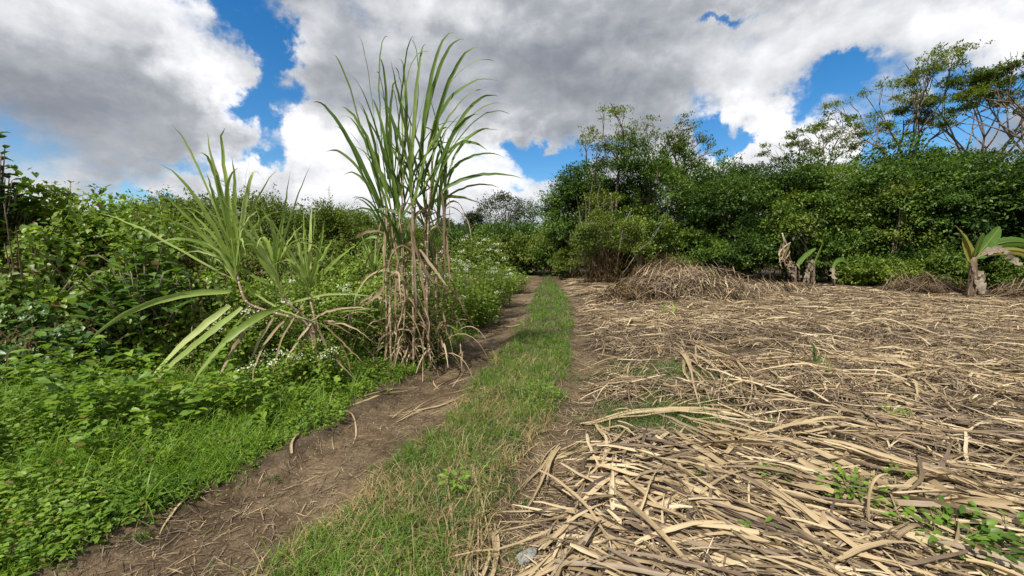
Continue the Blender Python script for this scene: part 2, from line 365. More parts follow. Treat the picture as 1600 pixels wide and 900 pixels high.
M['straw'] = fibremat('dead_cane_blade', [(.0, (.075, .052, .033)), (.24, (.19, .138, .080)), (.50, (.38, .285, .165)), (.78, (.54, .43, .265)), (1, (.70, .59, .42))], .12, .6, contrast=1.15)
M['strawdark'] = fibremat('weathered_cane_blade', [(.0, (.055, .040, .030)), (.4, (.14, .10, .070)), (.8, (.27, .21, .145)), (1, (.40, .33, .25))], .10, .7, contrast=.6)
M['deadleaf'] = fibremat('hanging_dead_cane_blade', [(.0, (.10, .065, .040)), (.4, (.24, .17, .10)), (.8, (.42, .33, .21)), (1, (.58, .49, .36))], .2, .65)
M['white'] = leafmat('white_petal', [(.0, (.55, .58, .46)), (1, (.85, .87, .78))], .3, .6, .2)
M['yellow'] = leafmat('yellow_petal', [(.0, (.75, .60, .02)), (1, (.9, .78, .05))], .3, .6, .2)
M['twig'] = barkmat('twig_bark', [(.3, (.10, .07, .05)), (.7, (.27, .21, .15))], 20)
M['bark'] = barkmat('grey_bark', [(.3, (.085, .065, .05)), (.7, (.24, .20, .16))], 5)
M['paletrunk'] = barkmat('pale_trunk_bark', [(.3, (.20, .15, .11)), (.7, (.46, .39, .31))], 5)
M['stalk'] = None

def stalkmat():
    m, t = pmat('cane_stalk_skin'); uv = N(t, 'ShaderNodeUVMap'); uv.uv_map = 'UVMap'; sp = N(t, 'ShaderNodeSeparateXYZ'); t.links.new(uv.outputs[0], sp.inputs[0])
    fr = math_(t, 'FRACT', math_(t, 'MULTIPLY', sp.outputs[1], 8.5)); nz = noise(t, uv.outputs[0], 6, 4, .6)
    base = ramp(t, nz.outputs[0], [(.25, (.15, .085, .06)), (.45, (.30, .19, .14)), (.6, (.40, .30, .20)), (.75, (.30, .32, .15))])
    col = mixc(t, math_(t, 'GREATER_THAN', fr, .86), base, (.55, .50, .40)); col = mixc(t, math_(t, 'LESS_THAN', fr, .05), col, (.10, .05, .04))
    pb = N(t, 'ShaderNodeBsdfPrincipled'); t.links.new(col, pb.inputs['Base Color']); pb.inputs['Roughness'].default_value = .45
    o = N(t, 'ShaderNodeOutputMaterial'); t.links.new(pb.outputs[0], o.inputs[0]); return m
M['stalk'] = stalkmat()

def soilmat(name, track):
    m, t = pmat(name); g = N(t, 'ShaderNodeNewGeometry'); pos = g.outputs['Position']
    n1 = noise(t, pos, .9, 5, .6); n2 = noise(t, pos, 7, 6, .7, (4, 1, 2)); n3 = noise(t, pos, 45, 5, .7, (1, 9, 2)); n4 = noise(t, pos, 160, 3, .6)
    f = math_(t, 'MULTIPLY_ADD', n2.outputs[0], .45, math_(t, 'MULTIPLY', n1.outputs[0], .55))
    f = math_(t, 'MULTIPLY_ADD', math_(t, 'SUBTRACT', n3.outputs[0], .5), .45, f)
    if track: col = ramp(t, f, [(.34, (.036, .025, .014)), (.45, (.080, .056, .032)), (.54, (.150, .108, .064)), (.66, (.27, .20, .125))])
    else: col = ramp(t, f, [(.34, (.032, .023, .014)), (.5, (.070, .050, .031)), (.66, (.16, .118, .075))])
    # straw-coloured crumbs lying in the soil
    vo = N(t, 'ShaderNodeTexVoronoi'); vo.inputs['Scale'].default_value = 60; t.links.new(vmath(t, 'MULTIPLY', pos, (1, .45, 1)), vo.inputs['Vector'])
    sx = N(t, 'ShaderNodeSeparateColor'); t.links.new(vo.outputs['Color'], sx.inputs[0])
    cr_ = math_(t, 'MULTIPLY', math_(t, 'LESS_THAN', vo.outputs['Distance'], .22), math_(t, 'LESS_THAN', sx.outputs[0], .16))
    col = mixc(t, cr_, col, (.36, .28, .18))
    pb = N(t, 'ShaderNodeBsdfPrincipled'); t.links.new(col, pb.inputs['Base Color']); pb.inputs['Roughness'].default_value = .92; pb.inputs['Specular IOR Level'].default_value = .2
    hgt = math_(t, 'MULTIPLY_ADD', n3.outputs[0], .5, math_(t, 'MULTIPLY_ADD', n4.outputs[0], .25, n2.outputs[0]))
    bp = N(t, 'ShaderNodeBump'); bp.inputs['Strength'].default_value = .9; bp.inputs['Distance'].default_value = .035
    t.links.new(hgt, bp.inputs['Height']); t.links.new(bp.outputs[0], pb.inputs['Normal'])
    o = N(t, 'ShaderNodeOutputMaterial'); t.links.new(pb.outputs[0], o.inputs[0]); return m
M['soil'] = soilmat('field_soil', False); M['track'] = soilmat('track_soil', True)

# ---------------------------------------------------------------- ground sheet
xs = np.concatenate([-np.geomspace(900, 9.2, 26), np.linspace(-9, 9, 420), np.geomspace(9.2, 900, 40)])
ys = np.concatenate([-np.geomspace(900, .6, 16), np.linspace(.5, 11, 330), np.linspace(11.1, 32, 130), np.geomspace(33, 1500, 26)])
X, Y = np.meshgrid(xs, ys); Z = h(X, Y); Z = np.where((abs(X) > 60) | (Y > 80) | (Y < -20), Z*0 + .1, Z)
V = np.stack([X, Y, Z], -1).reshape(-1, 3); idx = np.arange(len(V)).reshape(X.shape)
Q = np.stack([idx[:-1, :-1], idx[:-1, 1:], idx[1:, 1:], idx[1:, :-1]], -1).reshape(-1, 4)
cx = V[Q, 0].mean(1); cy = V[Q, 1].mean(1); rg = region(cx, cy); istr = ((rg == 1) | (rg == 3)) & (cy > .3) & (cy < 34)
for nm, msk, mt in (('ground', ~istr, 'soil'), ('dirt_track', istr, 'track')):
    q = Q[msk]; u, inv = np.unique(q, return_inverse=True)
    mb = MB(); mb.add(V[u], [inv.reshape(q.shape)]); tag(build(nm, mb, M[mt], smooth=True), kind='structure')

# ---------------------------------------------------------------- ground cover
def scat(n, y0, y1, ids, mix=.5, xlim=None, dens=None):
    "points on the ground inside the field of view (a little wider), in the given regions"
    k = int(n); yl = y0*(y1/y0)**U(0, 1, k); yu = U(y0, y1, k); y = np.where(U(0, 1, k) < mix, yu, yl)
    x = U(-1, 1, k)*(1.45*y + 1.2); m = np.isin(region(x, y), ids)
    if xlim: m &= (x > xlim[0](y)) & (x < xlim[1](y))
    if dens is not None: m &= U(0, 1, k) < dens(x, y)
    x, y = x[m], y[m]; return np.stack([x, y, h(x, y)], -1)
def grass(mb, p, L, w, bend=1.2, lean=.5, K=4):
    n = len(p); a = U(0, 2*pi, n); d = np.stack([np.cos(a)*lean*U(.2, 1.4, n), np.sin(a)*lean*U(.2, 1.4, n), np.ones(n)], -1)
    C = droop_lines(p, d, L, bend*U(.3, 1.6, n), K); t = np.linspace(0, 1, K)
    Wd = np.broadcast_to(w, (n,))[:, None]*np.maximum(.06, (1 - t**2.2))[None]
    b = U(0, 2*pi, n); side = np.stack([np.cos(b), np.sin(b), 0*b], -1); blades1(mb, C, Wd, side)
far = lambda y: 1 + np.clip((y - 4)/9, 0, 1.6)
clump = lambda s, sc, lo=-.1, hi=.25: (lambda x, y: sstep(vnoise(x, y, sc, s) + .5*vnoise(x, y, sc*3.1, s+1), lo, hi))
one = lambda x, y: np.ones_like(x)

# grass between the ruts: green blades, dry blades
mb = MB(); thin = lambda x, y: np.clip(.40 + 1.1*clump(20, 2.6, -.35, .15)(x, y), 0, 1)*sstep(x - c_eR(y), -.05, .25)*sstep(c_sR(y) - x, -.12, .25)
p = scat(640000, 1.3, 30, [2], .25, dens=thin); p = p[:130000]
grass(mb, p, U(.05, .19, len(p))*far(p[:, 1])**.5, .0046*far(p[:, 1])*U(.7, 1.4, len(p)), 1.3, .9)
tag(build('strip_grass', mb, M['grass']), kind='stuff')
mb = MB(); p = scat(260000, 1.3, 16, [2], .15, dens=lambda x, y: np.clip(.25 + clump(31, 2.2, -.2, .25)(x, y), 0, 1)*(1 - sstep(y, 3.5, 9)*.85)*sstep(c_sR(y) - x, -.2, .1)); p = p[:17000]
grass(mb, p, U(.07, .26, len(p)), .0048*U(.7, 1.5, len(p))*far(p[:, 1]), 1.8, 1.1)
tag(build('dry_grass', mb, M['drygrass']), kind='stuff')
def tufts(name, mat, n, y0, y1, ids, dens, L, m=26, w=.005, xlim=None, r0=.018, lean=.7, bend=1.3):
    c = scat(n*6, y0, y1, ids, .3, xlim, dens)[:n]; p = np.repeat(c, m, 0); p[:, :2] += rng.normal(size=(len(p), 2))*r0; s = np.repeat(U(.6, 1.35, len(c))*far(c[:, 1])**.4, m)
    mb = MB(); grass(mb, p, s*U(*L, len(p)), w*np.repeat(far(c[:, 1]), m)*U(.7, 1.3, len(p)), bend, lean, 5); tag(build(name, mb, M[mat]), kind='stuff')
tufts('strip_tufts', 'lush', 2200, 1.5, 22, [2], lambda x, y: np.clip(clump(120, 1.6, -.05, .25)(x, y) + .7*sstep(y, 3.5, 6), 0, 1)*sstep(c_sR(y) - x, -.1, .15), (.07, .20))
tufts('dry_tufts', 'drygrass', 420, 1.5, 9, [2], lambda x, y: clump(121, 1.9, -.05, .25)(x, y)*(1 - sstep(y, 4, 9)*.8), (.08, .24), 16)
tufts('rut_edge_tufts', 'grass', 420, 1.6, 16, [1, 3], lambda x, y: np.clip(np.exp(-((x - c_eL(y))/.16)**2) + np.exp(-((x - c_eR(y))/.14)**2) + .6*np.exp(-((x - c_sR(y))/.2)**2), 0, 1)*(.25 + clump(122, 2.4, .0, .3)(x, y)), (.05, .14), 20)
# tufts growing into the ruts and the bare patch of the field
mb = MB(); patch = lambda x, y: np.maximum(.9*np.exp(-(((x - GP1[0])/.62)**2 + ((y - GP1[1])/.62)**2)), .9*np.exp(-(((x - GP2[0])/.7)**2 + ((y - GP2[1])/.7)**2)))
GP1, GP2 = G(1060, 670), G(1020, 590)
p = scat(380000, 1.8, 7, [3, 4], .3, dens=lambda x, y: patch(x, y)*np.clip(.25 + clump(50, 4)(x, y), 0, 1))
grass(mb, p[:30000], U(.06, .20, len(p[:30000])), .005, 1.1, .8)
p = scat(60000, 1.5, 26, [1, 3], .3, dens=lambda x, y: .30*clump(60, 3, .12, .42)(x, y)); grass(mb, p, U(.03, .10, len(p)), .0042*far(p[:, 1]), 1.2, .9)
p = scat(90000, 4.5, 26, [4], .5, dens=lambda x, y: .5*clump(61, 1.4, .22, .5)(x, y)); p = p[:5000]; grass(mb, p, U(.05, .14, len(p)), .005*far(p[:, 1]), 1.2, .7)
tag(build('sprouting_grass', mb, M['grass']), kind='stuff')
# lush verge on the left
vlim = (lambda y: c_bush(y) - 1.2, lambda y: c_eL(y) + .3)
edge_f = lambda x, y: sstep(c_eL(y) + vnoise(x, y, 3, 9)*.35 - x, -.02, .28)
mb = MB(); p = scat(600000, 1.6, 26, [0, 1], .3, vlim, lambda x, y: edge_f(x, y)*np.clip(.35 + clump(70, 1.7, -.3, .2)(x, y), 0, 1)); p = p[:135000]
hh = np.clip(.30 + (c_eL(p[:, 1]) - p[:, 0])*.8, .3, 1.25)*np.clip(1 + 1.2*vnoise(p[:, 0], p[:, 1], 2.2, 77), .5, 1.8)
grass(mb, p, U(.10, .24, len(p))*hh, .0062*far(p[:, 1])*U(.7, 1.5, len(p)), 1.3, .6)
p = scat(20000, 1.6, 9, [0], .3, vlim, lambda x, y: edge_f(x, y)*clump(90, 1.5, .05, .3)(x, y))[:2600]
grass(mb, p, U(.22, .42, len(p)), .011*U(.7, 1.3, len(p)), 1.5, .7, 6)
tag(build('verge_grass', mb, M['lush']), kind='stuff')
tufts('verge_tufts', 'lush', 900, 1.7, 10, [0], lambda x, y: edge_f(x, y)*clump(123, 1.5, -.05, .25)(x, y), (.14, .34), 18, .0075, vlim)
def weedy(n, y0, y1, mat, name, lo, hi, size, seed, dens, tpl='leaf'):
    "low broad leaved weeds: little shoots, each with whorls of leaves"
    p = scat(n*5, y0, y1, [0, 1], .3, vlim, dens)[:n]; n = len(p)
    H = U(lo, hi, n)*np.clip(.35 + (c_eL(p[:, 1]) - p[:, 0])*.9, .35, 1.5)*np.clip(1 + 1.3*vnoise(p[:, 0], p[:, 1], 1.9, seed), .4, 1.9)
    mb = MB(); m = 7
    base = np.repeat(p, m, 0); hf = np.tile(np.linspace(.35, 1, m), n) + U(-.08, .08, n*m); base[:, 2] += np.repeat(H, m)*hf
    base[:, :2] += rng.normal(size=(n*m, 2))*.015; a = U(0, 2*pi, n*m)
    d = np.stack([np.cos(a), np.sin(a), U(-.25, .55, n*m)], -1); s = size*U(.6, 1.35, n*m)*np.repeat(far(p[:, 1]), m)**.6
    leaves(mb, base, d, np.array([0, 0, 1.0]) + rng.normal(size=(n*m, 3))*.3, s, s*.62, tpl)
    return tag(build(name, mb, M[mat]), kind='stuff')
weedy(15000, 1.7, 24, 'weed', 'low_weeds', .06, .20, .036, 5, lambda x, y: edge_f(x, y)*np.clip(.2 + clump(80, 1.3, -.2, .2)(x, y), 0, 1))
weedy(1500, 2.0, 8, 'weed', 'large_leaved_weeds', .14, .30, .085, 16, lambda x, y: sstep(c_eL(y) - x, .3, 1.0)*clump(86, 1.6, .08, .3)(x, y), 'heart')
weedy(2600, 2.0, 14, 'weed', 'creeping_weeds', .12, .24, .062, 15, lambda x, y: sstep(c_eL(y) - x, .5, 1.4)*clump(85, 1.1, -.1, .25)(x, y), 'heart')
# low clover like weeds along the right side of the grass strip
p = scat(150000, 1.6, 24, [2], .3, dens=lambda x, y: clump(91, 1.8, .0, .3)(x, y)*sstep(x, c_eR(y) + .25*(c_sR(y) - c_eR(y)), c_sR(y)))[:20000]
mb = MB(); p[:, 2] += U(.01, .10, len(p)); a = U(0, 2*pi, len(p))
leaves(mb, p, np.stack([np.cos(a), np.sin(a), U(-.1, .5, len(p))], -1), np.array([0, 0, 1.0]) + rng.normal(size=(len(p), 3))*.35, .026*far(p[:, 1])*U(.6, 1.3, len(p)), .018*far(p[:, 1]), 'leaf')
tag(build('strip_weeds', mb, M['weed']), kind='stuff')

# ---------------------------------------------------------------- dead cane leaves on the field
MOUND = P(1075, 440, 14.0)
def mulch_h(x, y):
    t = sstep(x - c_fL(y), -.1, .9)
    return t*np.clip(.045 + .10*vnoise(x, y, .9, 40) + .05*vnoise(x, y, 2.7, 41), 0, .2)
def straw_lines(c, ang, L, K=9, curl=.5, arch=.04, z0=0.0, zr=.05):
    n = len(c); t = np.linspace(-.5, .5, K)[None]; cu = rng.normal(size=n)*curl
    kp = U(-.4, .4, n)[:, None]; kink = np.where(rng.rand(n) < .35, rng.normal(size=n)*.9, 0)[:, None]
    th = ang[:, None] + cu[:, None]*t + (rng.normal(size=n)*curl*.6)[:, None]*t*np.abs(t)*2 + kink*(t > kp) + rng.normal(size=(n, K))*.05
    step = L[:, None]/(K-1); dx = np.cos(th)*step; dy = np.sin(th)*step
    x = np.cumsum(dx, 1); y = np.cumsum(dy, 1); x += c[:, 0:1] - x.mean(1, keepdims=True); y += c[:, 1:2] - y.mean(1, keepdims=True)
    ar = np.abs(rng.normal(size=n))*arch; z = h(x, y) + mulch_h(x, y)*.8 + z0 + U(0, zr, n)[:, None] + ar[:, None]*(1 - (2*t)**2) + rng.normal(size=n)[:, None]*.035*t*2
    z = np.maximum(z, h(x, y) + .004)
    return np.stack([x, y, z], -1)
def straw_w(n, K, w): 
    t = np.linspace(0, 1, K)[None]; s = rng.uniform(.3, .9, (n, 1))
    return np.broadcast_to(w, (n,))[:, None]*(np.minimum(1, s + t*2.2)*(1 - .85*np.maximum(0, t - .35)/.65)**.8)
def flow(x, y): return 2.2*vnoise(x, y, .5, 44) + 3.2*vnoise(x, y, 2.3, 45) - .18
DARKP = [(*G(px_, py_)[:2], a_, b_, c_) for px_, py_, a_, b_, c_ in ((1450, 700, 1.2, .5, .62), (1500, 520, 3.0, 1.0, .65), (1230, 640, .55, .35, .7), (1120, 520, 1.0, .5, .5), (1350, 640, .8, .4, .5), (1590, 780, .5, .5, .5))]
def sdens(x, y):
    b = 1 - .97*np.exp(-(((x - GP1[0])/.70)**4 + ((y - GP1[1])/.55)**4)) - .85*np.exp(-(((x - GP2[0])/.65)**2 + ((y - GP2[1])/.6)**2))
    for (qx, qy, rx_, ry_, am) in DARKP: b = b*(1 - am*np.exp(-(((x - qx)/rx_)**2 + ((y - qy)/ry_)**2)))
    q = np.clip(.10 + 1.1*clump(46, .8, -.40, .10)(x, y), 0, 1)*np.clip(.25 + clump(47, 3.2, -.3, .1)(x, y), 0, 1)
    return np.clip(b, 0, 1)*q*sstep(x - c_fL(y) + vnoise(x, y, 2, 8)*.5, -.15, .5)
def mulch(name, n, y0, y1, Lr, wr, mat, K, mix, spread, zr=.05, z0=0, ids=(3, 4), curl=.5, arch=.04):
    p = scat(n*4, y0, y1, ids, mix, dens=sdens)[:n]; n = len(p); f = far(p[:, 1])
    a = flow(p[:, 0], p[:, 1]) + rng.normal(size=n)*spread
    C = straw_lines(p, a, U(*Lr, n)*f**.3, K, curl, arch, z0, zr); mb = MB()
    strips(mb, C, straw_w(n, K, U(*wr, n)*f**.75), fold=U(-.35, .45, n), twist=rng.normal(size=n)*.9)
    return tag(build(name, mb, M[mat]), kind='stuff')
mulch('straw_mulch', 15000, 1.7, 11, (.12, .62), (.005, .018), 'straw', 8, .35, .85, curl=.20, arch=.025)
mulch('weathered_straw', 26000, 1.6, 26, (.08, .45), (.006, .018), 'strawdark', 6, .4, 1.1, zr=.03)
mulch('far_straw', 23000, 8, 32, (.35, 1.1), (.010, .024), 'straw', 6, .75, .9)
mulch('far_weathered_straw', 15000, 7, 32, (.25, .9), (.008, .020), 'strawdark', 6, .75, 1.0)
mulch('loose_straw', 750, 2.2, 12, (.4, 1.2), (.014, .032), 'straw', 12, .3, .8, zr=.06, z0=.02, curl=.4, arch=.04)
# broad leaves pressed down in the near corner, swept in two directions
p = scat(60000, 1.6, 4.4, [4], .5, dens=lambda x, y: sdens(x, y)*sstep(x, .1, .5)*(1 - sstep(y, 3.0, 4.2)))[:1700]; n = len(p)
a1 = np.where(p[:, 0] < .35 + .45*(p[:, 1] - 1.8), .75, -.62) + .9*vnoise(p[:, 0], p[:, 1], 1.4, 150) + rng.normal(size=n)*.30
C = straw_lines(p, a1, U(.25, .95, n), 12, .12, .02, .01, .09); mb = MB(); ws = straw_w(n, 12, U(.010, .040, n)); k = n*2//3
strips(mb, C[:k], ws[:k], fold=U(-.45, .5, k), twist=rng.normal(size=k)*1.1); tag(build('near_straw', mb, M['straw']), kind='stuff')
mb = MB(); strips(mb, C[k:], ws[k:], fold=U(-.45, .5, n - k), twist=rng.normal(size=n - k)*1.1); tag(build('near_weathered_straw', mb, M['strawdark']), kind='stuff')
# chaff: short bits over field and ruts
def chaff(name, n, ids, y1, mat, dens):
    p = scat(n*4, 1.4, y1, ids, .3, dens=dens)[:n]; n = len(p); f = far(p[:, 1]); L = U(.02, .14, n)*f; a = U(0, 2*pi, n); C = np.zeros((n, 3, 3))
    for k, t in enumerate((-.5, 0, .5)):
        x = p[:, 0] + np.cos(a + t*rng.normal(size=n)*.15)*L*t; y = p[:, 1] + np.sin(a)*L*t; C[:, k] = np.stack([x, y, h(x, y) + .004 + U(0, .012, n)], -1)
    mb = MB(); strips(mb, C, np.tile(np.array([.5, 1, .4]), (n, 1))*U(.002, .007, n)[:, None]*f[:, None], fold=.2)
    tag(build(name, mb, M[mat]), kind='stuff')
chaff('field_chaff', 26000, [3, 4], 14, 'straw', one)
chaff('track_chaff', 3800, [1, 3], 22, 'straw', lambda x, y: .15 + clump(49, 1.5, -.1, .4)(x, y))
chaff('track_crumbs', 6000, [1, 2, 3], 14, 'strawdark', one)

# ---------------------------------------------------------------- trees and shrubs: builders
def cluster_leaves(mb, cc, out, nleaf, rc, size, tpl, aspect=.5, droop=.25, upw=.8):
    "twig clusters at cc, facing out"
    n = len(cc); c = np.repeat(cc, nleaf, 0); o = np.repeat(out, nleaf, 0); m = len(c)
    q = rng.normal(size=(m, 3))*rc; q[:, 2] *= .6; p = c + q
    d = nrm(o*.7 + rdir(m)*.9 + np.array([0, 0, -droop])); nn = nrm(o*.5 + np.array([0, 0, upw]) + rdir(m)*.55)
    s = size*U(.6, 1.4, m); leaves(mb, p, d, nn, s, s*aspect, tpl)
def lobes(c, r, nl, zlo=-.6):
    d = rdir(nl*3); d = d[d[:, 2] > zlo][:nl]; return c + d*r*U(.45, .88, (len(d), 1)), d
def crown(mb, c, r, nl, nc, nleaf, lr, size, tpl='diamond', rc=.16, zlo=-.6, aspect=.5, droop=.25, jag=.3):
    lc, ld = lobes(np.array(c), np.array(r), nl, zlo); n = len(lc); R_ = lr*U(.65, 1.25, n)
    d = rdir(n*nc); own = np.repeat(np.arange(n), nc); d[:, 2] = np.where((d[:, 2] < 0) & (rng.rand(len(d)) < .85), -d[:, 2], d[:, 2])
    d = nrm(d + ld[own]*.55); cc = lc[own] + d*(R_[own]*U(.72, 1.0 + jag, len(own)))[:, None]*np.array([1, 1, .78])
    cluster_leaves(mb, cc, nrm(d + ld[own]*.3), nleaf, rc, size, tpl, aspect, droop)
    # leafy shoots reaching out of the crown
    k = int(n*1.1); q = rng.randint(n, size=k); sd_ = nrm(ld[q]*.7 + rdir(k)*.5 + np.array([0, 0, .45])); ln = lr*U(.9, 1.9, k)
    for f in (.55, .7, .85, 1.0):
        cluster_leaves(mb, lc[q] + sd_*(ln*f)[:, None], sd_, max(4, nleaf//2), rc*.55, size*.9, tpl, aspect, droop)
    return lc
def limb(mb, a, b, r0, r1, K=7, wob=.08, sides=6):
    a, b = np.array(a, float), np.array(b, float); t = np.linspace(0, 1, K)[:, None]; L = np.linalg.norm(b - a)
    j = np.cumsum(rng.normal(size=(K, 3)), 0)*wob*L/K; j -= t*j[-1]; j[0] = 0
    tubes(mb, (a*(1-t) + b*t + j)[None], (r0*(1-t) + r1*t).reshape(1, -1), sides)
def dense_tree(loc, H, w, label, cat='tree', mat='forest', group=None, nl=34, nc=26, nleaf=13, size=.19, low=.12, name='forest_tree', lr=None, trunks=1, rc=.17, bark='bark', jag=.35):
    loc = np.array(loc, float); t = thing(name, label, cat, loc, group); mb = MB()
    rz = H*(1-low)/2; lc = crown(mb, loc + [0, 0, H*low + rz*.92], (w/2*.86, w/2*.86, rz*.86), nl, nc, nleaf, lr or w*.17, size, rc=rc, zlo=-.85, jag=jag)
    tr = MB()
    for k in range(trunks):
        b = loc + [U(-.3, .3)*(trunks > 1), U(-.3, .3)*(trunks > 1), -.15]; top = loc + [U(-.1, .1)*w, U(-.1, .1)*w, H*.72]
        limb(tr, b, top, H*.022/trunks**.5, H*.008, 8, .12, 8)
        for q in lc[rng.permutation(len(lc))[:7]]:
            f = np.clip((q[2] - loc[2])/H*.6, .15, .8); limb(tr, b*(1-f) + top*f, q, H*.008, H*.002, 6, .25, 5)
    build('trunk', tr, M[bark], t); build('crown', mb, M[mat], t); return t

# airy umbrella crowned trees that stand above the wood
def airy_tree(loc, H, spread, label, first=.45, n0=5, lean=(0, 0), name='umbrella_tree', mat='airy', foliage=1.0, seed=0, group=None, dens=1.0):
    global rng
    keep = rng; rng = np.random.RandomState(seed + 500)
    loc = np.array(loc, float); t = thing(name, label, 'tree', loc, group); tr = MB(); tips = []
    def grow(a, d, L, r, lev):
        b = a + d*L; 
        mid = (a + b)/2 + rng.normal(size=3)*L*.06; C = bez([[a, a*.4 + mid*.6, b*.4 + mid*.6, b]], 6); tubes(tr, C, np.linspace(r, r*.62, 6)[None], 6 if r > .04 else 4)
        if lev == 0: tips.append(b); return
        for k in range(2 if rng.rand() < .72 else 3):
            s = rng.normal(size=3); s -= d*np.dot(s, d); s = nrm(s); dd = nrm(d*.86 + s*U(.30, .62) + np.array([0, 0, .08]))
            grow(b, dd, L*U(.62, .86), r*.60, lev - 1)
        if lev == 1 and rng.rand() < .35: tips.append(b)
    top = loc + [lean[0], lean[1], H*first]; limb(tr, loc - [0, 0, .2], top, H*.012, H*.008, 7, .08, 8)
    for k in range(n0):
        a = 2*pi*k/n0 + U(-.3, .3); d = nrm(np.array([cos(a)*spread/H*1.15, sin(a)*spread/H*1.15, .9])); grow(top, d, H*(1-first)*.36*U(.85, 1.15), H*.0062, 3)
    tips = np.array(tips); tips = tips[rng.rand(len(tips)) < foliage]; m = 11
    cc = np.repeat(tips, m, 0); cc = cc + rng.normal(size=cc.shape)*np.array([.30, .30, .045])*H/14
    mb = MB(); cluster_leaves(mb, cc, np.tile([0, 0, 1.0], (len(cc), 1)), int(11*dens), .10*H/14, .17, 'diamond', .42, .3, 1.6)
    build('trunk', tr, M['twig'], t); build('crown', mb, M[mat], t); rng = keep; return t

def ground_at(px, d, top=None):
    q = P(px, 430, d); z = float(h(q[0], q[1])) if abs(q[0]) < 60 else .1; return np.array([q[0], q[1], z])
def height_to(px, top, d, z): return P(px, top, d)[2] - z

# ------------------------------------------------ the wood on the right
front = [(897, 29, 262, 6.2, 'bushy dark green tree at the open end of the wood where the track goes in'),
 (945, 28, 212, 7.4, 'tall bushy tree behind the bare brown stems at the edge of the wood'),
 (1008, 27, 190, 7.6, 'tallest rounded tree of the wood, below the sparse twigs sticking up'),
 (1095, 28, 250, 5.6, 'dark tree with a hollow black gap under its crown behind the straw heap'),
 (1150, 25, 240, 6.4, 'dense round crowned tree behind the right slope of the straw heap'),
 (1225, 23, 240, 6.2, 'dense tree right behind the dead hanging palm fronds'),
 (1300, 22, 232, 6.2, 'dense tree below the leftmost of the thin umbrella trees'),
 (1372, 21, 230, 6.2, 'dense tree between the umbrella trees, behind the brush heap'),
 (1452, 20, 232, 6.0, 'very dark tree just left of the banana plant with a torn pale leaf'),
 (1530, 19, 222, 6.0, 'very dark tree right behind the banana plant with a torn pale leaf'),
 (1615, 18, 215, 6.4, 'dark tree at the near end of the wood, cut by the edge of view')]
protos = []
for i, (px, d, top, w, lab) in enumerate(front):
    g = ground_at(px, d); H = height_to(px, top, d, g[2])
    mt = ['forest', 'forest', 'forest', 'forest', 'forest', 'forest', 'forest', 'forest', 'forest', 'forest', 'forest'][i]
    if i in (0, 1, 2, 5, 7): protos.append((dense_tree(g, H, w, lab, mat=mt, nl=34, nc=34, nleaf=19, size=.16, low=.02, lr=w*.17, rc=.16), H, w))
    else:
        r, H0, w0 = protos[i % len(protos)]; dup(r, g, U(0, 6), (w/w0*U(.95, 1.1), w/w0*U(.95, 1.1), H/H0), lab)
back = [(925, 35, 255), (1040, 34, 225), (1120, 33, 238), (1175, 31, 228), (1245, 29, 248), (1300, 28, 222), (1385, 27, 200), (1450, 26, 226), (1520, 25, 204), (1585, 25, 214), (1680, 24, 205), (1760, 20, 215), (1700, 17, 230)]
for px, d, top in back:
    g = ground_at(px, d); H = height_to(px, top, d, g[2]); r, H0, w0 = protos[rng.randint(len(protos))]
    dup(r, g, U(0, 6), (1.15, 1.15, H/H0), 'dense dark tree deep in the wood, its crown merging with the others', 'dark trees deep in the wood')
# mid green shrubs along the foot of the wood
under = [(1020, 24.6, 350, 3.2), (900, 25.5, 372, 3.2), (1085, 23, 352, 3.6), (1135, 22, 372, 3.4), (1180, 21, 345, 3.6), (1240, 20, 362, 3.2), (1312, 19, 342, 3.6), (1372, 18.4, 362, 3.2),
         (1425, 17.6, 372, 2.8), (1480, 17.2, 350, 3.2), (1560, 16.4, 365, 3.2), (1635, 15.6, 350, 3.2), (1350, 17.4, 405, 2.0), (1400, 16.8, 408, 1.8), (1462, 16.2, 400, 2.0), (1570, 15.4, 405, 1.8), (985, 27.0, 372, 4.4), (1050, 26.0, 368, 4.4)]
ulab = ['green shrub filling the gap between the bare stems and the straw heap', 'leafy green shrub on the right verge where the track meets the wood', 'green shrub in front of the dark hollow of the wood', 'green shrub just behind the crest of the straw heap',
 'tall green shrub left of the dead hanging palm fronds', 'green shrub around the dead hanging palm fronds', 'green shrub behind the small banana plants with shrivelled leaves', 'green shrub at the wood edge left of the brush heap',
 'low green shrub right behind the brush heap', 'glossy green shrub left of the banana plant with a torn leaf', 'green shrub right behind the drooping torn banana leaf', 'green shrub at the field edge beyond the last banana leaf',
 'small yellow green bush at the wood edge behind the low banana leaves', 'small yellow green bush left of the brush heap', 'small green bush between brush heap and banana plant', 'small green bush under the torn banana leaf', 'shrub in the shade behind the bare stems at the corner of the wood', 'shrub in deep shade behind the tangle of twigs']
up = []
for i, ((px, d, top, w), lab) in enumerate(zip(under, ulab)):
    d += 1.7; w *= .85 + .3*rng.rand(); g = ground_at(px, d); H = height_to(px, top, d, g[2])
    if i in (0, 2, 4, 12): up.append((dense_tree(g, H, w, lab, 'shrub', 'forest2' if i == 12 else 'hedge' if i == 0 else 'forest', None, 30, 26, 14, .13, .0, 'woodland_shrub', rc=.12, lr=w*.18), H, w, i))
    else:
        r, H0, w0, _ = up[-1] if i > 12 else up[min(len(up) - 1, 1 + i % 2)] if i > 2 else up[0]; dup(r, g, U(0, 6), (w/w0, w/w0, H/H0), lab)
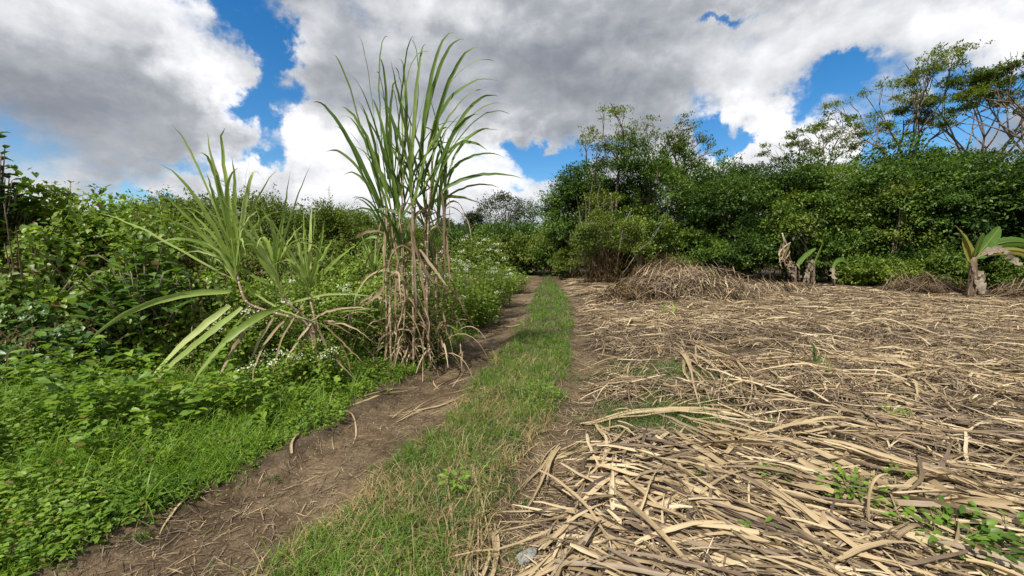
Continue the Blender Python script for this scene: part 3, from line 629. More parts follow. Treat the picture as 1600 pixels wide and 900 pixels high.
# paler trees on the face of the wood
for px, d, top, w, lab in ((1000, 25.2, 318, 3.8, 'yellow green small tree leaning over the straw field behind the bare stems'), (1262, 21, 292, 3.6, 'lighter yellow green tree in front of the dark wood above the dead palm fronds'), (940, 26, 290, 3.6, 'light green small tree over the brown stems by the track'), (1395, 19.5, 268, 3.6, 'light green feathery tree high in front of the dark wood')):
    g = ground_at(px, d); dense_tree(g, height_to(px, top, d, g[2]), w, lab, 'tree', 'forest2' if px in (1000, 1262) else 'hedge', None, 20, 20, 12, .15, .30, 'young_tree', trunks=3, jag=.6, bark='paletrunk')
# sparse twiggy saplings sticking out of the top of the tall tree
for i, (px, top, d, lab, sp_) in enumerate(((965, 172, 27.5, 'sparse twiggy treetop sticking up above the rounded tree of the wood', 2.2), (1022, 186, 27.5, 'second sparse treetop, right of the highest twigs above the rounded tree', 1.8), (1062, 205, 28, 'low sparse treetop on the right shoulder of the rounded tree', 1.6), (925, 212, 28.5, 'thin bare sapling bending out left above the wood end', 1.3))):
    g = ground_at(px, d); airy_tree(g, height_to(px, top, d, g[2]), sp_*3.2, lab, .70, 4, seed=40 + i, name='sparse_tree', mat='hedge', foliage=.55, dens=.34)
# umbrella trees
for i, (px, top, d, sp_, lab, lean, fo, ds) in enumerate((
    (1395, 100, 31, 6.5, 'thin umbrella tree with slanting bare limbs and flat leaf tufts against blue sky', (0, 0), .6, 1.1),
    (1262, 190, 30, 3.6, 'smallest umbrella tree, nearly bare twigs before the white cloud', (0, 0), .5, 1.0),
    (1525, 92, 27, 6.2, 'widest umbrella tree with many pale fine limbs and yellowish leaf tufts', (0, 0), .7, 1.5),
    (1640, 62, 25, 7.0, 'tallest umbrella tree, leaning in with dense olive tufts at the edge of view', (-1.0, 0), .8, 1.7))):
    g = ground_at(px, d); H = height_to(px, top, d, g[2]); airy_tree(g, H, sp_, lab, .46, 7, lean, foliage=fo, seed=i*7, dens=ds)

# multi stemmed bare clump at the corner of the wood
def stem_clump(loc, label, specs, name, cat, mat='paletrunk'):
    t = thing(name, label, cat, loc)
    for a, b, r in specs:
        mb = MB(); limb(mb, a, b, r, r*.35, 8, .18, 6)
        for k in range(3):
            f = U(.5, .95); c = np.array(a)*(1-f) + np.array(b)*f; limb(mb, c, c + nrm(np.array([U(-.8, .8), U(-.4, .4), .8]))*U(.5, 1.2), r*.4, r*.1, 5, .2, 4)
        build('stem', mb, M[mat], t)
    return t
d = 22.0; g = ground_at(940, d)
sc_ = [(P(x0, 440, d+U(-.5, .5)), P(x1, y1, d+U(-1, 1)), r*.55) for x0, x1, y1, r in ((920, 905, 330, .06), (928, 912, 300, .05), (934, 925, 290, .045), (940, 938, 285, .05), (946, 944, 310, .04), (958, 985, 330, .09), (960, 1030, 355, .07), (950, 955, 300, .04), (915, 890, 360, .035), (925, 930, 330, .05))]
t = stem_clump(g, 'clump of bare pale brown stems at the corner of the wood by the track', sc_, 'stem_clump', 'shrub', 'bark')
mb = MB(); n = 800; p = np.stack([g[0] + rng.normal(size=n)*.6, g[1] + rng.normal(size=n)*.5, U(0, 1.0, n)**1.5*1.5 + g[2]], -1); C = droop_lines(p, np.stack([rng.normal(size=n)*.3, rng.normal(size=n)*.3, U(-.2, 1, n)], -1), U(.4, 1.1, n), U(.2, 2, n), 6)
strips(mb, C, straw_w(n, 6, .028)); build('dead_leaf_skirt', mb, M['brown'], t)
mb = MB(); crown(mb, P(925, 370, d - .4), (1.1, .7, 1.6), 22, 16, 11, .4, .12, rc=.12); build('foliage', mb, M['hedge'], t)
mb = MB(); crown(mb, P(985, 380, d + .4), (.9, .6, 1.4), 16, 12, 10, .35, .12, rc=.12); build('foliage', mb, M['hedge'], t)

# ------------------------------------------------ far end of the track
farset = [(690, 33, 352, 5.5), (735, 38, 362, 6), (778, 36, 348, 6.2), (822, 37, 350, 6.2), (866, 36, 344, 6), (750, 31, 378, 4.2), (800, 34, 372, 4.5), (850, 33.5, 366, 4.8), (885, 31, 352, 4.6)]
flab = ['low rounded tree seen between the tall cane clump and the flowering shrubs', 'far dark tree below the small pointed tree', 'far dark tree right under the tall pale tree', 'far dark tree closing the end of the track', 'far dark tree where the wood meets the end of the track',
 'bush left of where the track disappears', 'broad bush across the end of the track', 'bush hanging over the shaded bend of the track', 'bush on the inner side of the track bend']
fp = []
for i, ((px, d, top, w), lab) in enumerate(zip(farset, flab)):
    g = ground_at(px, d); H = height_to(px, top, d, g[2])
    if i in (0, 5): fp.append((dense_tree(g, H, w, lab, 'tree' if i == 0 else 'bush', 'forest' if i == 0 else 'hedge', None, 36, 26, 13, .19, .0, 'far_tree' if i == 0 else 'far_bush'), H, w))
    else: r, H0, w0 = fp[0 if i < 5 else 1]; dup(r, g, U(0, 6), (w/w0, w/w0, H/H0), lab)
for i, (px, top, d, w, lab) in enumerate(((792, 297, 58, 8.5, 'tall pale round crowned tree standing far beyond the track'), (741, 328, 55, 3.2, 'small pointed grey green tree left of the tall pale far tree'), (702, 340, 50, 4.4, 'faint low grey green tree far behind the cane clump'), (872, 262, 42, 6.0, 'dark tree top leaning out at the left end of the wood, behind the others'))):
    g = ground_at(px, d); dense_tree(g, height_to(px, top, d, g[2]), w, lab, 'tree', 'euc' if i < 3 else 'forest', None, 26, 18, 10, .30 if i < 3 else .2, .35 if i < 3 else .1, 'far_tree', rc=.3 if i < 3 else .2, jag=.5)
# hedge trees behind the left thicket
hl = [(250, 15, 312, 4.2), (305, 14.5, 300, 4.4), (370, 14, 303, 4.6), (435, 15, 308, 4.2), (495, 16, 313, 4.4), (550, 17, 328, 4.2), (600, 18, 345, 4.2), (650, 19, 350, 4.2), (190, 13, 338, 4), (540, 22, 322, 5), (620, 25, 338, 5)]
hlab = ['rounded hedge tree at the left end of the hedge behind the yellow cane tuft', 'hedge tree right behind the upright leaves of the leaning cane', 'hedge tree with the highest leafy shoots of the hedge', 'dark hedge tree between leaning cane and pale cane shoots', 'hedge tree behind the upright pale cane shoots', 'hedge tree sloping down to the left side of the tall cane clump',
 'low hedge tree seen through the stalks of the tall cane clump', 'low hedge tree right behind the dry stalks of the tall cane', 'low hedge bush behind the vine covered bank', 'farther hedge tree left of the tall cane clump', 'farthest hedge tree behind the tall cane clump']
hp = []
for i, ((px, d, top, w), lab) in enumerate(zip(hl, hlab)):
    g = ground_at(px, d); H = height_to(px, top, d, g[2])
    if i in (0, 2, 4): hp.append((dense_tree(g, H, w, lab, 'tree', 'hedge', None, 44, 34, 14, .10, .0, 'hedge_tree', rc=.11, lr=w*.15), H, w))
    else: r, H0, w0 = hp[i % len(hp)]; dup(r, g, U(0, 6), (w/w0, w/w0, H/H0), lab)

# ------------------------------------------------ left bank: thicket under vines
def mound(loc, rx, ry, H, label, mat, n, size, tpl='heart', name='vine_covered_shrub', cat='shrub', seed=0, brown=0, aspect=.85, group=None, inner=True, stems=24, hang=.7):
    loc = np.array(loc, float); t = thing(name, label, cat, loc, group); mb = MB()
    def shell(n, scale, sz, jit):
        d = rdir(n); d[:, 2] = np.abs(d[:, 2])**.85; d = nrm(d); a = np.arctan2(d[:, 1], d[:, 0])
        k = 1 + .42*vnoise(a*1.6 + 40, d[:, 2]*2.6, 1.6, seed) + .30*vnoise(a*5 + 40, d[:, 2]*6, 1.3, seed+1) + .12*vnoise(a*14 + 40, d[:, 2]*14, 1.3, seed+2)
        k *= scale*(1 - jit*rng.rand(n)**1.7); p = loc + d*k[:, None]*np.array([rx, ry, H]); out = nrm(d/np.array([rx, ry, H]))
        dr = nrm(out*.35 + rdir(n)*.75 + np.array([0, 0, -hang])); nn = nrm(out*.9 + np.array([0, 0, .55]) + rdir(n)*.45); s = sz*U(.55, 1.35, n)
        leaves(mb, p, dr, nn, s, s*aspect, tpl)
    shell(n, 1.0, size, .22)
    if inner: shell(n//4, .86, size*1.5, .25)
    build('foliage', mb, M[mat], t)
    sm = MB(); n2 = stems; a = U(0, 2*pi, n2); b = loc + np.stack([np.cos(a)*rx*.5, np.sin(a)*ry*.5, 0*a], -1)
    C = droop_lines(b, np.stack([np.cos(a)*.6, np.sin(a)*.6, np.ones(n2)*1.6], -1), H*U(.8, 1.15, n2), U(.2, 1.4, n2), 10); tubes(sm, C, np.linspace(.014, .004, 10)[None]*np.ones((n2, 1)), 4); build('stem', sm, M['twig'], t)
    if brown:
        bm = MB(); d = rdir(brown); d[:, 2] = np.abs(d[:, 2]); p = loc + d*U(.84, .99, (brown, 1))*np.array([rx, ry, H]); C = droop_lines(p, rdir(brown)*.9 + d*.3, U(.12, .45, brown), U(.5, 2.2, brown), 5); strips(bm, C, straw_w(brown, 5, .016)); build('dead_vines', bm, M['brown'], t)
    return t
def mnd(px, base, top, wpx, d, label, mat, n, size, ryf=.8, **k):
    g = P(px, base, d); g[2] = h(g[0], g[1]); H = height_to(px, top, d, g[2])*.97; w = wpx/F*d
    return mound(g, w/2, w/2*ryf, max(H, .3), label, mat, n, size, seed=int(px) % 97, **k)
mnd(40, 600, 318, 330, 5.0, 'tall mound of heart leaved vines at the near end of the bank', 'vine', 24000, .068, brown=1800)
mnd(-150, 620, 320, 330, 4.9, 'vine mound reaching out of view below the dark leafy sapling', 'vine', 13000, .07, brown=400)
mnd(200, 600, 345, 320, 5.5, 'vine mound with brown dead patches behind the broad leaved shrub', 'vine', 19000, .062, brown=2600)
mnd(60, 600, 470, 300, 4.5, 'low tangle of vines, leaves coloured darker for shade, at the foot of the bank with one yellow flower', 'bigleaf', 13000, .055, brown=1800)  # shade of the bank's lower front put into a darker leaf colour
mnd(310, 600, 430, 240, 5.3, 'low vine tangle under the leaning cane', 'vine', 11000, .052, brown=1000)
mnd(450, 570, 440, 240, 6.3, 'leafy weed mound behind the leaning cane stalks', 'flower_weed', 9000, .055, tpl='leaf', aspect=.6)
mnd(565, 560, 425, 180, 6.7, 'leafy weed mound left of the tall cane stalks', 'flower_weed', 8000, .055, tpl='leaf', aspect=.6)
mnd(300, 560, 352, 300, 7.4, 'grey green scrub behind the broad leaved shrub', 'hedge', 9000, .07, tpl='leaf', aspect=.6, brown=300)
mnd(470, 540, 378, 260, 8.2, 'scrub bush behind the pale cane shoots', 'hedge', 9000, .07, tpl='leaf', aspect=.6, brown=300)
mnd(590, 520, 392, 220, 9.5, 'scrub bush seen left of the tall cane stalks', 'flower_weed', 8000, .07, tpl='leaf', aspect=.6)
mnd(130, 560, 318, 300, 7.0, 'yellowish scrub on top of the bank between sapling and cane tuft', 'hedge', 9000, .075, tpl='leaf', aspect=.6, brown=400)
mnd(-60, 560, 300, 320, 7.0, 'scrub behind the vine mound at the edge of view', 'hedge', 7000, .08, tpl='leaf', aspect=.6)
# broad leaved shrub
def bigshrub(c, rx, H, n, size, label, mat, name='broad_leaved_shrub', tall=False, asp=.52):
    c = np.array(c, float); t = thing(name, label, 'shrub', c); sm, lm = MB(), MB(); a = U(0, 2*pi, n); r = np.sqrt(U(0, 1, n)); top = c + np.stack([np.cos(a)*rx*r, np.sin(a)*rx*r*.7, H*(1 - .45*r*r)*U(.75, 1.05, n)], -1)
    C = bez(np.stack([np.broadcast_to(c, (n, 3)), c + (top - c)*[.2, .2, .45], c + (top - c)*[.75, .75, .8], top], 1), 8); tubes(sm, C, np.linspace(.013, .005, 8)[None]*np.ones((n, 1)), 5)
    m = 11; T = np.linspace(.30, 1, m); k = np.clip((T*7).astype(int), 0, 6); p = (C[:, k] + (C[:, np.minimum(k+1, 7)] - C[:, k])*(T*7 - k)[None, :, None]).reshape(-1, 3); th = (np.arange(m)*2.4)[None] + U(0, 6, (n, 1)); th = th.reshape(-1)
    d = np.stack([np.cos(th), np.sin(th), U(.0, .8, n*m)], -1); s = size*U(.65, 1.25, n*m); leaves(lm, p, d, np.array([0, 0, 1.]) + rdir(n*m)*.35, s, s*asp, 'leaf')
    build('stem', sm, M['twig'], t); build('foliage', lm, M[mat], t); return t
g = P(235, 600, 4.75); g[2] = h(g[0], g[1]); bigshrub(g, .78, height_to(235, 392, 4.75, g[2]), 60, .17, 'broad leaved dark green shrub on the bank beside the leaning cane', 'bigleaf')
g = P(4, 600, 4.7); g[2] = h(g[0], g[1]); bigshrub(g, .40, height_to(4, 178, 4.7, g[2]), 90, .16, 'dark leafy sapling rising above the vines at the near end of the bank', 'dark', 'leafy_sapling')
g = P(122, 600, 6.0); g[2] = h(g[0], g[1]); bigshrub(g, .30, height_to(122, 272, 6.0, g[2]), 16, .18, 'small light green sapling sticking out above the vine bank', 'bigleaf', 'leafy_sapling', asp=.4)
# white flowered weeds
def flowerweed(px, base, top, wpx, d, label, n, nf, fsz=.024, ls=.075, mat='flower_weed', name='white_flowered_weed'):
    c = P(px, base, d); c[2] = h(c[0], c[1]); H = height_to(px, top, d, c[2]); rx = wpx/F*d/2; t = thing(name, label, 'weed', c); sm, lm = MB(), MB()
    a = U(0, 2*pi, n); r = np.sqrt(U(0, 1, n)); b = c + np.stack([np.cos(a)*rx*r*.8, np.sin(a)*rx*r*.8, 0*a], -1); tp = c + np.stack([np.cos(a)*rx*r*1.1, np.sin(a)*rx*r*1.1, H*(1 - .35*r*r)*U(.6, 1.05, n)], -1)
    C = bez(np.stack([b, b + (tp - b)*.35 + rng.normal(size=(n, 3))*.06, b + (tp - b)*.75, tp], 1), 9); tubes(sm, C, np.linspace(.007, .003, 9)[None]*np.ones((n, 1)), 4)
    m = 20; T = np.linspace(.05, 1, m); k = np.clip((T*8).astype(int), 0, 7); p = (C[:, k] + (C[:, k+1] - C[:, k])*(T*8 - k)[None, :, None]).reshape(-1, 3); th = ((np.arange(m)//2)*1.57 + (np.arange(m) % 2)*pi)[None] + U(0, 6, (n, 1)); th = th.reshape(-1)
    p = p + rng.normal(size=p.shape)*.02; d_ = np.stack([np.cos(th), np.sin(th), U(-.5, .5, n*m)], -1); s = ls*U(.6, 1.4, n*m); p = p + nrm(d_)*s[:, None]*U(0, 1.2, (n*m, 1)); leaves(lm, p, d_, np.array([0, 0, 1.]) + rdir(n*m)*.4, s, s*.55, 'leaf')
    build('stem', sm, M['hedge'], t); build('foliage', lm, M[mat], t)
    for q in tp[rng.permutation(n)[:nf]]:
        fm = MB(); kf = 34; pp = q + rng.normal(size=(kf, 3))*np.array([.045, .045, .02]) + [0, 0, .03]; leaves(fm, pp, rdir(kf) + [0, 0, .6], rdir(kf) + [0, -.5, .6], fsz*U(.7, 1.3, kf), fsz*.9, 'diamond'); build('flower_head', fm, M['white'], t)
    return t
flowerweed(735, 500, 362, 120, 10.5, 'tall weed with white flower heads right of the cane clump', 110, 26, .028)
flowerweed(700, 520, 395, 110, 8.6, 'dense leafy weed bush at the right foot of the cane clump', 110, 10, .024)
flowerweed(742, 500, 432, 80, 9.4, 'lower leafy weed bush spilling onto the track edge', 80, 4, .024)
flowerweed(770, 470, 398, 70, 13.0, 'weed bush farther along the left side of the track', 80, 10, .034, .10)
flowerweed(795, 450, 412, 60, 18.0, 'low yellowish bush on the verge near the end of the track', 70, 2, .04, .13)
flowerweed(500, 545, 432, 120, 6.1, 'white flowered weed behind the upright pale cane shoots', 70, 8, .024, .06)
flowerweed(575, 550, 440, 120, 6.3, 'white flowered weed between leaning cane and tall clump', 75, 8, .024, .06)
flowerweed(395, 590, 470, 130, 5.2, 'white flowered weed beneath the leaning cane stalks', 70, 9, .025, .055)
flowerweed(655, 560, 420, 100, 6.15, 'leafy weed growing inside the tall cane clump', 110, 6, .02, .06)
flowerweed(492, 600, 522, 90, 4.75, 'low leafy weed hiding the foot of the leaning cane', 60, 5, .022, .055)
flowerweed(415, 610, 560, 110, 4.5, 'low leafy weed below the drooping dry blades', 45, 4, .022, .05)
c = P(125, 552, 4.35); t = thing('yellow_flower', 'single yellow flower on the vine tangle coloured darker for shade', 'flower', c)
mb = MB(); a = np.arange(5)*2*pi/5; leaves(mb, np.tile(c, (5, 1)), np.stack([np.cos(a), 0*a - .2, np.sin(a)], -1), np.tile([0, -1., .3], (5, 1)), .04, .035, 'leaf'); build('petals', mb, M['yellow'], t)
mb = MB(); limb(mb, c + [0, .12, -.15], c + [0, .01, 0], .003, .003); build('flower_stem', mb, M['weed'], t)

# ------------------------------------------------ sugar cane
def facing(n, K, spread=1.1):
    a = rng.normal(size=n)*spread; v = np.stack([np.sin(a), -np.cos(a), U(-.1, .5, n)], -1); return np.broadcast_to(nrm(v)[:, None, :], (n, K, 3)).copy()
def cane_w(n, K, w):
    t = np.linspace(0, 1, K)[None]; return np.broadcast_to(w, (n,))[:, None]*np.minimum(1, .55 + t*2.5)*np.clip(1 - t**2.6, .03, 1)
def px_leaf(pts, d0, d1, w, K=16):
    "a blade through 3 or 4 spots of the photograph between distances d0 and d1"
    q = [P(x, y, d0 + (d1 - d0)*i/(len(pts)-1)) for i, (x, y) in enumerate(pts)]
    if len(q) == 3: q = [q[0], q[0]/3 + q[1]*2/3, q[2]/3 + q[1]*2/3, q[2]]
    return np.array(q)
def blade_part(name, specs, mat, parent, K=16, fold=.22, spread=1.1):
    mb = MB(); n = len(specs); C = bez(np.array([s[0] for s in specs]), K); C[:, 1:-1] += rng.normal(size=(n, K-2, 3))*.004
    strips(mb, C, cane_w(n, K, np.array([s[1] for s in specs])), up=facing(n, K, spread), fold=fold*U(.3, 1.5, n), twist=rng.normal(size=n)*.9)
    return build(name, mb, M[mat], parent)
D0 = 5.8; cb_ = G(645, 566); cb_[2] = h(cb_[0], cb_[1])
clumpo = thing('sugarcane_clump', 'tall clump of sugarcane with green tops and dry stalks beside the track', 'sugarcane', cb_)
ST = [((604, 568), (607, 440), (597, 300), 5.75), ((612, 566), (606, 430), (612, 330), 5.6), ((622, 572), (626, 430), (612, 270), 5.9), ((636, 575), (622, 420), (632, 245), 5.7), ((645, 572), (650, 420), (640, 225), 5.6),
      ((652, 575), (640, 400), (655, 255), 5.9), ((662, 568), (672, 420), (660, 225), 6.0), ((672, 560), (662, 400), (676, 250), 5.75), ((684, 555), (676, 430), (694, 235), 6.1), ((691, 548), (694, 400), (700, 215), 6.3), ((630, 570), (645, 440), (622, 320), 6.1), ((676, 562), (690, 450), (664, 330), 6.2)]
stk = []
for (b, m_, tp, d) in ST:
    a = P(*b, d); a[2] = h(a[0], a[1]) - .03; C = bez([[a, P(*m_, d)*.7 + a*.3, P(*m_, d)*.6 + P(*tp, d)*.4, P(*tp, d)]], 26); C[:, 1:-1] += np.cumsum(rng.normal(size=(1, 24, 3)), 1)*.003
    mb = MB(); tubes(mb, C, np.linspace(.017, .010, 26)[None]*U(.85, 1.15), 7); s = build('cane_stalk', mb, M['stalk'], clumpo, smooth=True); stk.append((s, C[0]))
TIPS = [((598, 318), (560, 200), (524, 74)), ((600, 310), (582, 160), (567, 52)), ((604, 300), (578, 120), (592, 48)), ((598, 325), (545, 215), (497, 153)), ((604, 360), (550, 235), (530, 189)), ((600, 350), (560, 225), (517, 228)),
 ((612, 300), (628, 140), (634, 47)), ((640, 260), (672, 110), (648, 57)), ((660, 240), (664, 110), (699, 41)), ((655, 250), (676, 90), (712, 54)), ((632, 240), (618, 80), (660, 72)), ((676, 230), (690, 110), (740, 68)),
 ((670, 230), (688, 90), (760, 84)), ((668, 240), (690, 100), (772, 115)), ((690, 260), (720, 150), (765, 143)), ((690, 270), (724, 150), (779, 155)), ((695, 260), (735, 160), (783, 168)), ((700, 270), (726, 175), (772, 200)),
 ((690, 290), (715, 235), (773, 232)), ((690, 300), (740, 255), (803, 272)), ((690, 320), (724, 275), (768, 287)), ((664, 330), (700, 280), (745, 309)), ((612, 330), (590, 235), (535, 157)), ((612, 300), (590, 190), (545, 105)),
 ((606, 280), (605, 110), (600, 90)), ((632, 250), (640, 120), (630, 85)), ((640, 255), (625, 120), (624, 100)), ((612, 310), (575, 230), (541, 175)), ((655, 260), (700, 180), (745, 130)), ((640, 280), (665, 170), (706, 187)),
 ((612, 300), (606, 180), (595, 100)), ((618, 300), (600, 180), (610, 120)), ((622, 300), (632, 200), (616, 130)), ((655, 290), (690, 210), (722, 172)), ((640, 300), (650, 190), (652, 60)), ((676, 290), (705, 200), (735, 176)),
 ((628, 340), (640, 230), (700, 215)), ((600, 340), (575, 270), (545, 262)), ((640, 330), (690, 240), (728, 205)), ((700, 240), (730, 200), (748, 225)), ((622, 330), (600, 210), (585, 150)), ((632, 320), (620, 200), (606, 165)), ((660, 300), (655, 190), (668, 120)), ((648, 330), (630, 240), (590, 205)),
 ((598, 372), (550, 360), (552, 395)), ((640, 350), (600, 300), (570, 330))]
def assign(x): return int(np.argmin([abs(P(x, 300, 5.8)[0] - c[-1][0]) for _, c in stk]))
byst = {}
for tp in TIPS:
    d = 5.8 + U(-.25, .35); d1 = d + U(-.45, .45); (a, b, c) = tp; curl = ((c[0] + (14 if c[0] > b[0] else -8), c[1] + U(2, 14)))
    byst.setdefault(assign(a[0]), []).append((px_leaf([a, (a[0]*.35 + b[0]*.65, a[1]*.35 + b[1]*.65), (b[0]*.4 + c[0]*.6, c[1] - 6), curl], d, d1, 0), U(.042, .064)))
for i, (s, C) in enumerate(stk):           # the rest of each stalk's own leaves, fanned about it
    n = 6; L = U(.8, 1.45, n); a = U(0, 2*pi, n); d = nrm(np.stack([np.cos(a)*.26, np.sin(a)*.26, np.ones(n)], -1)); st = C[rng.randint(14, 26, n)]
    Dl = droop_lines(st, d, L, U(.3, 1.5, n), 16); sp_ = [(np.array([Dl[k, 0], Dl[k, 5], Dl[k, 10], Dl[k, 15]]), U(.034, .055)) for k in range(n)]
    blade_part('green_blades', byst.get(i, []) + sp_, 'cane', s)
    n = 9; k = rng.randint(2, 19, n); st = C[k]; a = U(0, 2*pi, n); d = nrm(np.stack([np.cos(a), np.sin(a), U(.0, 2.2, n)], -1)); Dl = droop_lines(st, d, U(.35, 1.15, n), U(2.5, 6, n), 14)
    Dl[..., :2] += (vnoise(Dl[..., 2]*3 + np.arange(n)[:, None]*7, Dl[..., 0], 1.2, 3)*.16)[..., None]; Dl[..., 2] = np.maximum(Dl[..., 2], h(Dl[..., 0], Dl[..., 1]) + .01)
    mb = MB(); strips(mb, Dl, cane_w(n, 14, U(.014, .040, n)), up=facing(n, 14), fold=.3, twist=rng.normal(size=n)*2.5); build('dry_blades', mb, M['deadleaf'], s)
HANG = [((603, 325), (604, 360), (597, 420), (600, 508)), ((612, 340), (618, 420), (650, 440), (622, 560)), ((622, 400), (618, 470), (610, 520), (640, 590)), ((640, 350), (655, 420), (672, 440), (700, 452)), ((694, 350), (696, 380), (700, 400), (703, 450)),
        ((645, 330), (640, 400), (660, 480), (642, 560)), ((690, 300), (700, 360), (688, 380), (700, 440)), ((630, 440), (650, 470), (610, 500), (618, 580)), ((655, 410), (665, 480), (690, 520), (650, 600)), ((600, 365), (565, 350), (545, 390), (562, 362)), ((655, 390), (680, 420), (690, 440), (700, 448)), ((604, 440), (590, 470), (570, 475), (562, 480))]
blade_part('hanging_dry_blade', [(px_leaf(p_, 5.55, 5.5, 0), .045) for p_ in HANG], 'deadleaf', clumpo, 18, spread=.5)
mb = MB(); n = 200; p = cb_ + np.stack([rng.normal(size=n)*.30, rng.normal(size=n)*.22, U(.0, .7, n)], -1); p[:, 2] = np.maximum(p[:, 2], h(p[:, 0], p[:, 1]) + .03); C = droop_lines(p, rdir(n)*.6 + [0, 0, .5], U(.3, .8, n), U(1, 3, n), 8); C[..., 2] = np.maximum(C[..., 2], h(C[..., 0], C[..., 1]) + .01)
strips(mb, C, straw_w(n, 8, U(.014, .032, n)), fold=.3, twist=rng.normal(size=n)*2); tag(build('dry_base_litter', mb, M['deadleaf'], clumpo))

# leaning cane on the bank
base2 = P(490, 505, 4.95); g2 = np.array([base2[0], base2[1] + .05, h(base2[0], base2[1])])
lean = thing('leaning_sugarcane', 'sugarcane plant fallen sideways over the bank with long drooping blades', 'sugarcane', g2)
def px_stalk(pts, ds, r0, r1, name='cane_stalk', first=None):
    q = [P(x, y, d) for (x, y), d in zip(pts, ds)]
    if first is not None: q = [first] + q
    q = np.array(q); t = np.linspace(0, len(q)-1, 24); C = np.stack([np.interp(t, np.arange(len(q)), q[:, k]) for k in range(3)], -1)
    for _ in range(3): C[1:-1] = (C[:-2] + C[1:-1]*2 + C[2:])/4
    mb = MB(); tubes(mb, C[None], np.linspace(r0, r1, 24)[None], 7); return build(name, mb, M['stalk'], lean, smooth=True)
s1 = px_stalk([(487, 500), (444, 494), (397, 480), (381, 470), (372, 436), (366, 400)], [4.95, 4.8, 4.7, 4.65, 4.7, 4.75], .020, .012, first=g2)
s2 = px_stalk([(492, 505), (459, 483), (440, 461), (425, 420), (416, 396)], [4.95, 4.85, 4.8, 4.85, 4.9], .018, .011, first=g2)
s3 = px_stalk([(492, 498), (483, 461), (480, 427)], [5.0, 5.05, 5.1], .016, .010, first=g2)
q3 = lambda L_, d0, d1, w: [(px_leaf(p_, d0 + U(-.06, .06), d1 + U(-.2, .2), 0), w*U(.85, 1.15)) for p_ in L_]
blade_part('green_blades', q3([((372, 410), (325, 290), (300, 225), (268, 194)), ((372, 405), (345, 300), (328, 240), (322, 206)), ((374, 400), (356, 300), (338, 205), (352, 200)), ((370, 410), (345, 300), (330, 232), (312, 240)), ((368, 420), (330, 340), (285, 262), (240, 254)),
    ((374, 400), (378, 320), (395, 240), (408, 278)), ((366, 430), (330, 380), (290, 325), (250, 302)), ((370, 440), (300, 410), (230, 350), (150, 332)), ((370, 430), (380, 360), (360, 320), (340, 300)), ((372, 420), (352, 330), (345, 280), (372, 262)),
    ((370, 415), (340, 330), (310, 300), (280, 290)), ((374, 420), (340, 340), (335, 300), (322, 270)), ((372, 425), (365, 330), (372, 280), (362, 245))], 4.7, 4.5, .052), 'caneyel', s1, spread=1.5)
blade_part('pale_blades', q3([((359, 456), (290, 452), (175, 478), (131, 545)), ((359, 477), (300, 520), (240, 580), (197, 642)), ((378, 480), (320, 530), (270, 560), (219, 620)), ((389, 486), (350, 530), (310, 590), (287, 632)), ((438, 480), (380, 500), (325, 550), (288, 625))], 4.6, 3.85, .070), 'caneyel', s1)
blade_part('drooping_dry_blades', q3([((390, 505), (365, 540), (340, 580), (333, 630)), ((428, 496), (395, 540), (380, 580), (381, 640)), ((444, 502), (400, 545), (398, 570), (389, 628)), ((487, 508), (470, 545), (450, 575), (434, 594)), ((495, 507), (496, 530), (495, 550), (495, 572))], 4.75, 4.25, .038), 'deadleaf', s1)
blade_part('green_blades', q3([((430, 430), (415, 380), (405, 340), (398, 318)), ((430, 430), (400, 370), (390, 340), (380, 330)), ((437, 450), (410, 400), (385, 375), (372, 362)), ((425, 420), (440, 370), (420, 340), (405, 322)), ((440, 465), (400, 430), (350, 400), (290, 380)), ((440, 462), (425, 400), (400, 370), (378, 385))], 4.8, 4.6, .046), 'caneyel', s2, spread=1.5)
blade_part('drooping_dry_blades', q3([((475, 474), (440, 520), (415, 580), (431, 627)), ((487, 505), (465, 530), (455, 550), (444, 568)), ((500, 506), (530, 520), (545, 560), (548, 586)), ((500, 503), (530, 530), (550, 550), (569, 568)), ((506, 502), (550, 515), (570, 545), (602, 576)), ((506, 502), (540, 500), (570, 520), (598, 550)), ((495, 500), (510, 560), (530, 560), (560, 600)), ((487, 500), (520, 480), (540, 478), (588, 482))], 4.85, 4.5, .028), 'deadleaf', s2)
blade_part('pale_blades', q3([((447, 494), (500, 488), (560, 498), (602, 518)), ((447, 476), (500, 455), (550, 456), (588, 465)), ((380, 440), (420, 480), (450, 490), (500, 505)), ((505, 500), (530, 480), (560, 485), (585, 482))], 4.85, 4.8, .026), 'caneyel', s2)
blade_part('green_blades', q3([((482, 440), (472, 380), (474, 340), (475, 317)), ((483, 440), (485, 380), (486, 340), (487, 316)), ((484, 440), (490, 380), (492, 340), (493, 318)), ((484, 445), (500, 400), (503, 370), (507, 342)), ((482, 445), (450, 390), (440, 360), (404, 322)), ((482, 450), (455, 410), (440, 380), (420, 358)), ((484, 450), (510, 420), (530, 400), (560, 380)), ((482, 445), (466, 390), (462, 370), (458, 350)), ((484, 445), (498, 410), (512, 385), (522, 372))], 5.05, 5.0, .046), 'caneyel', s3, spread=1.5)

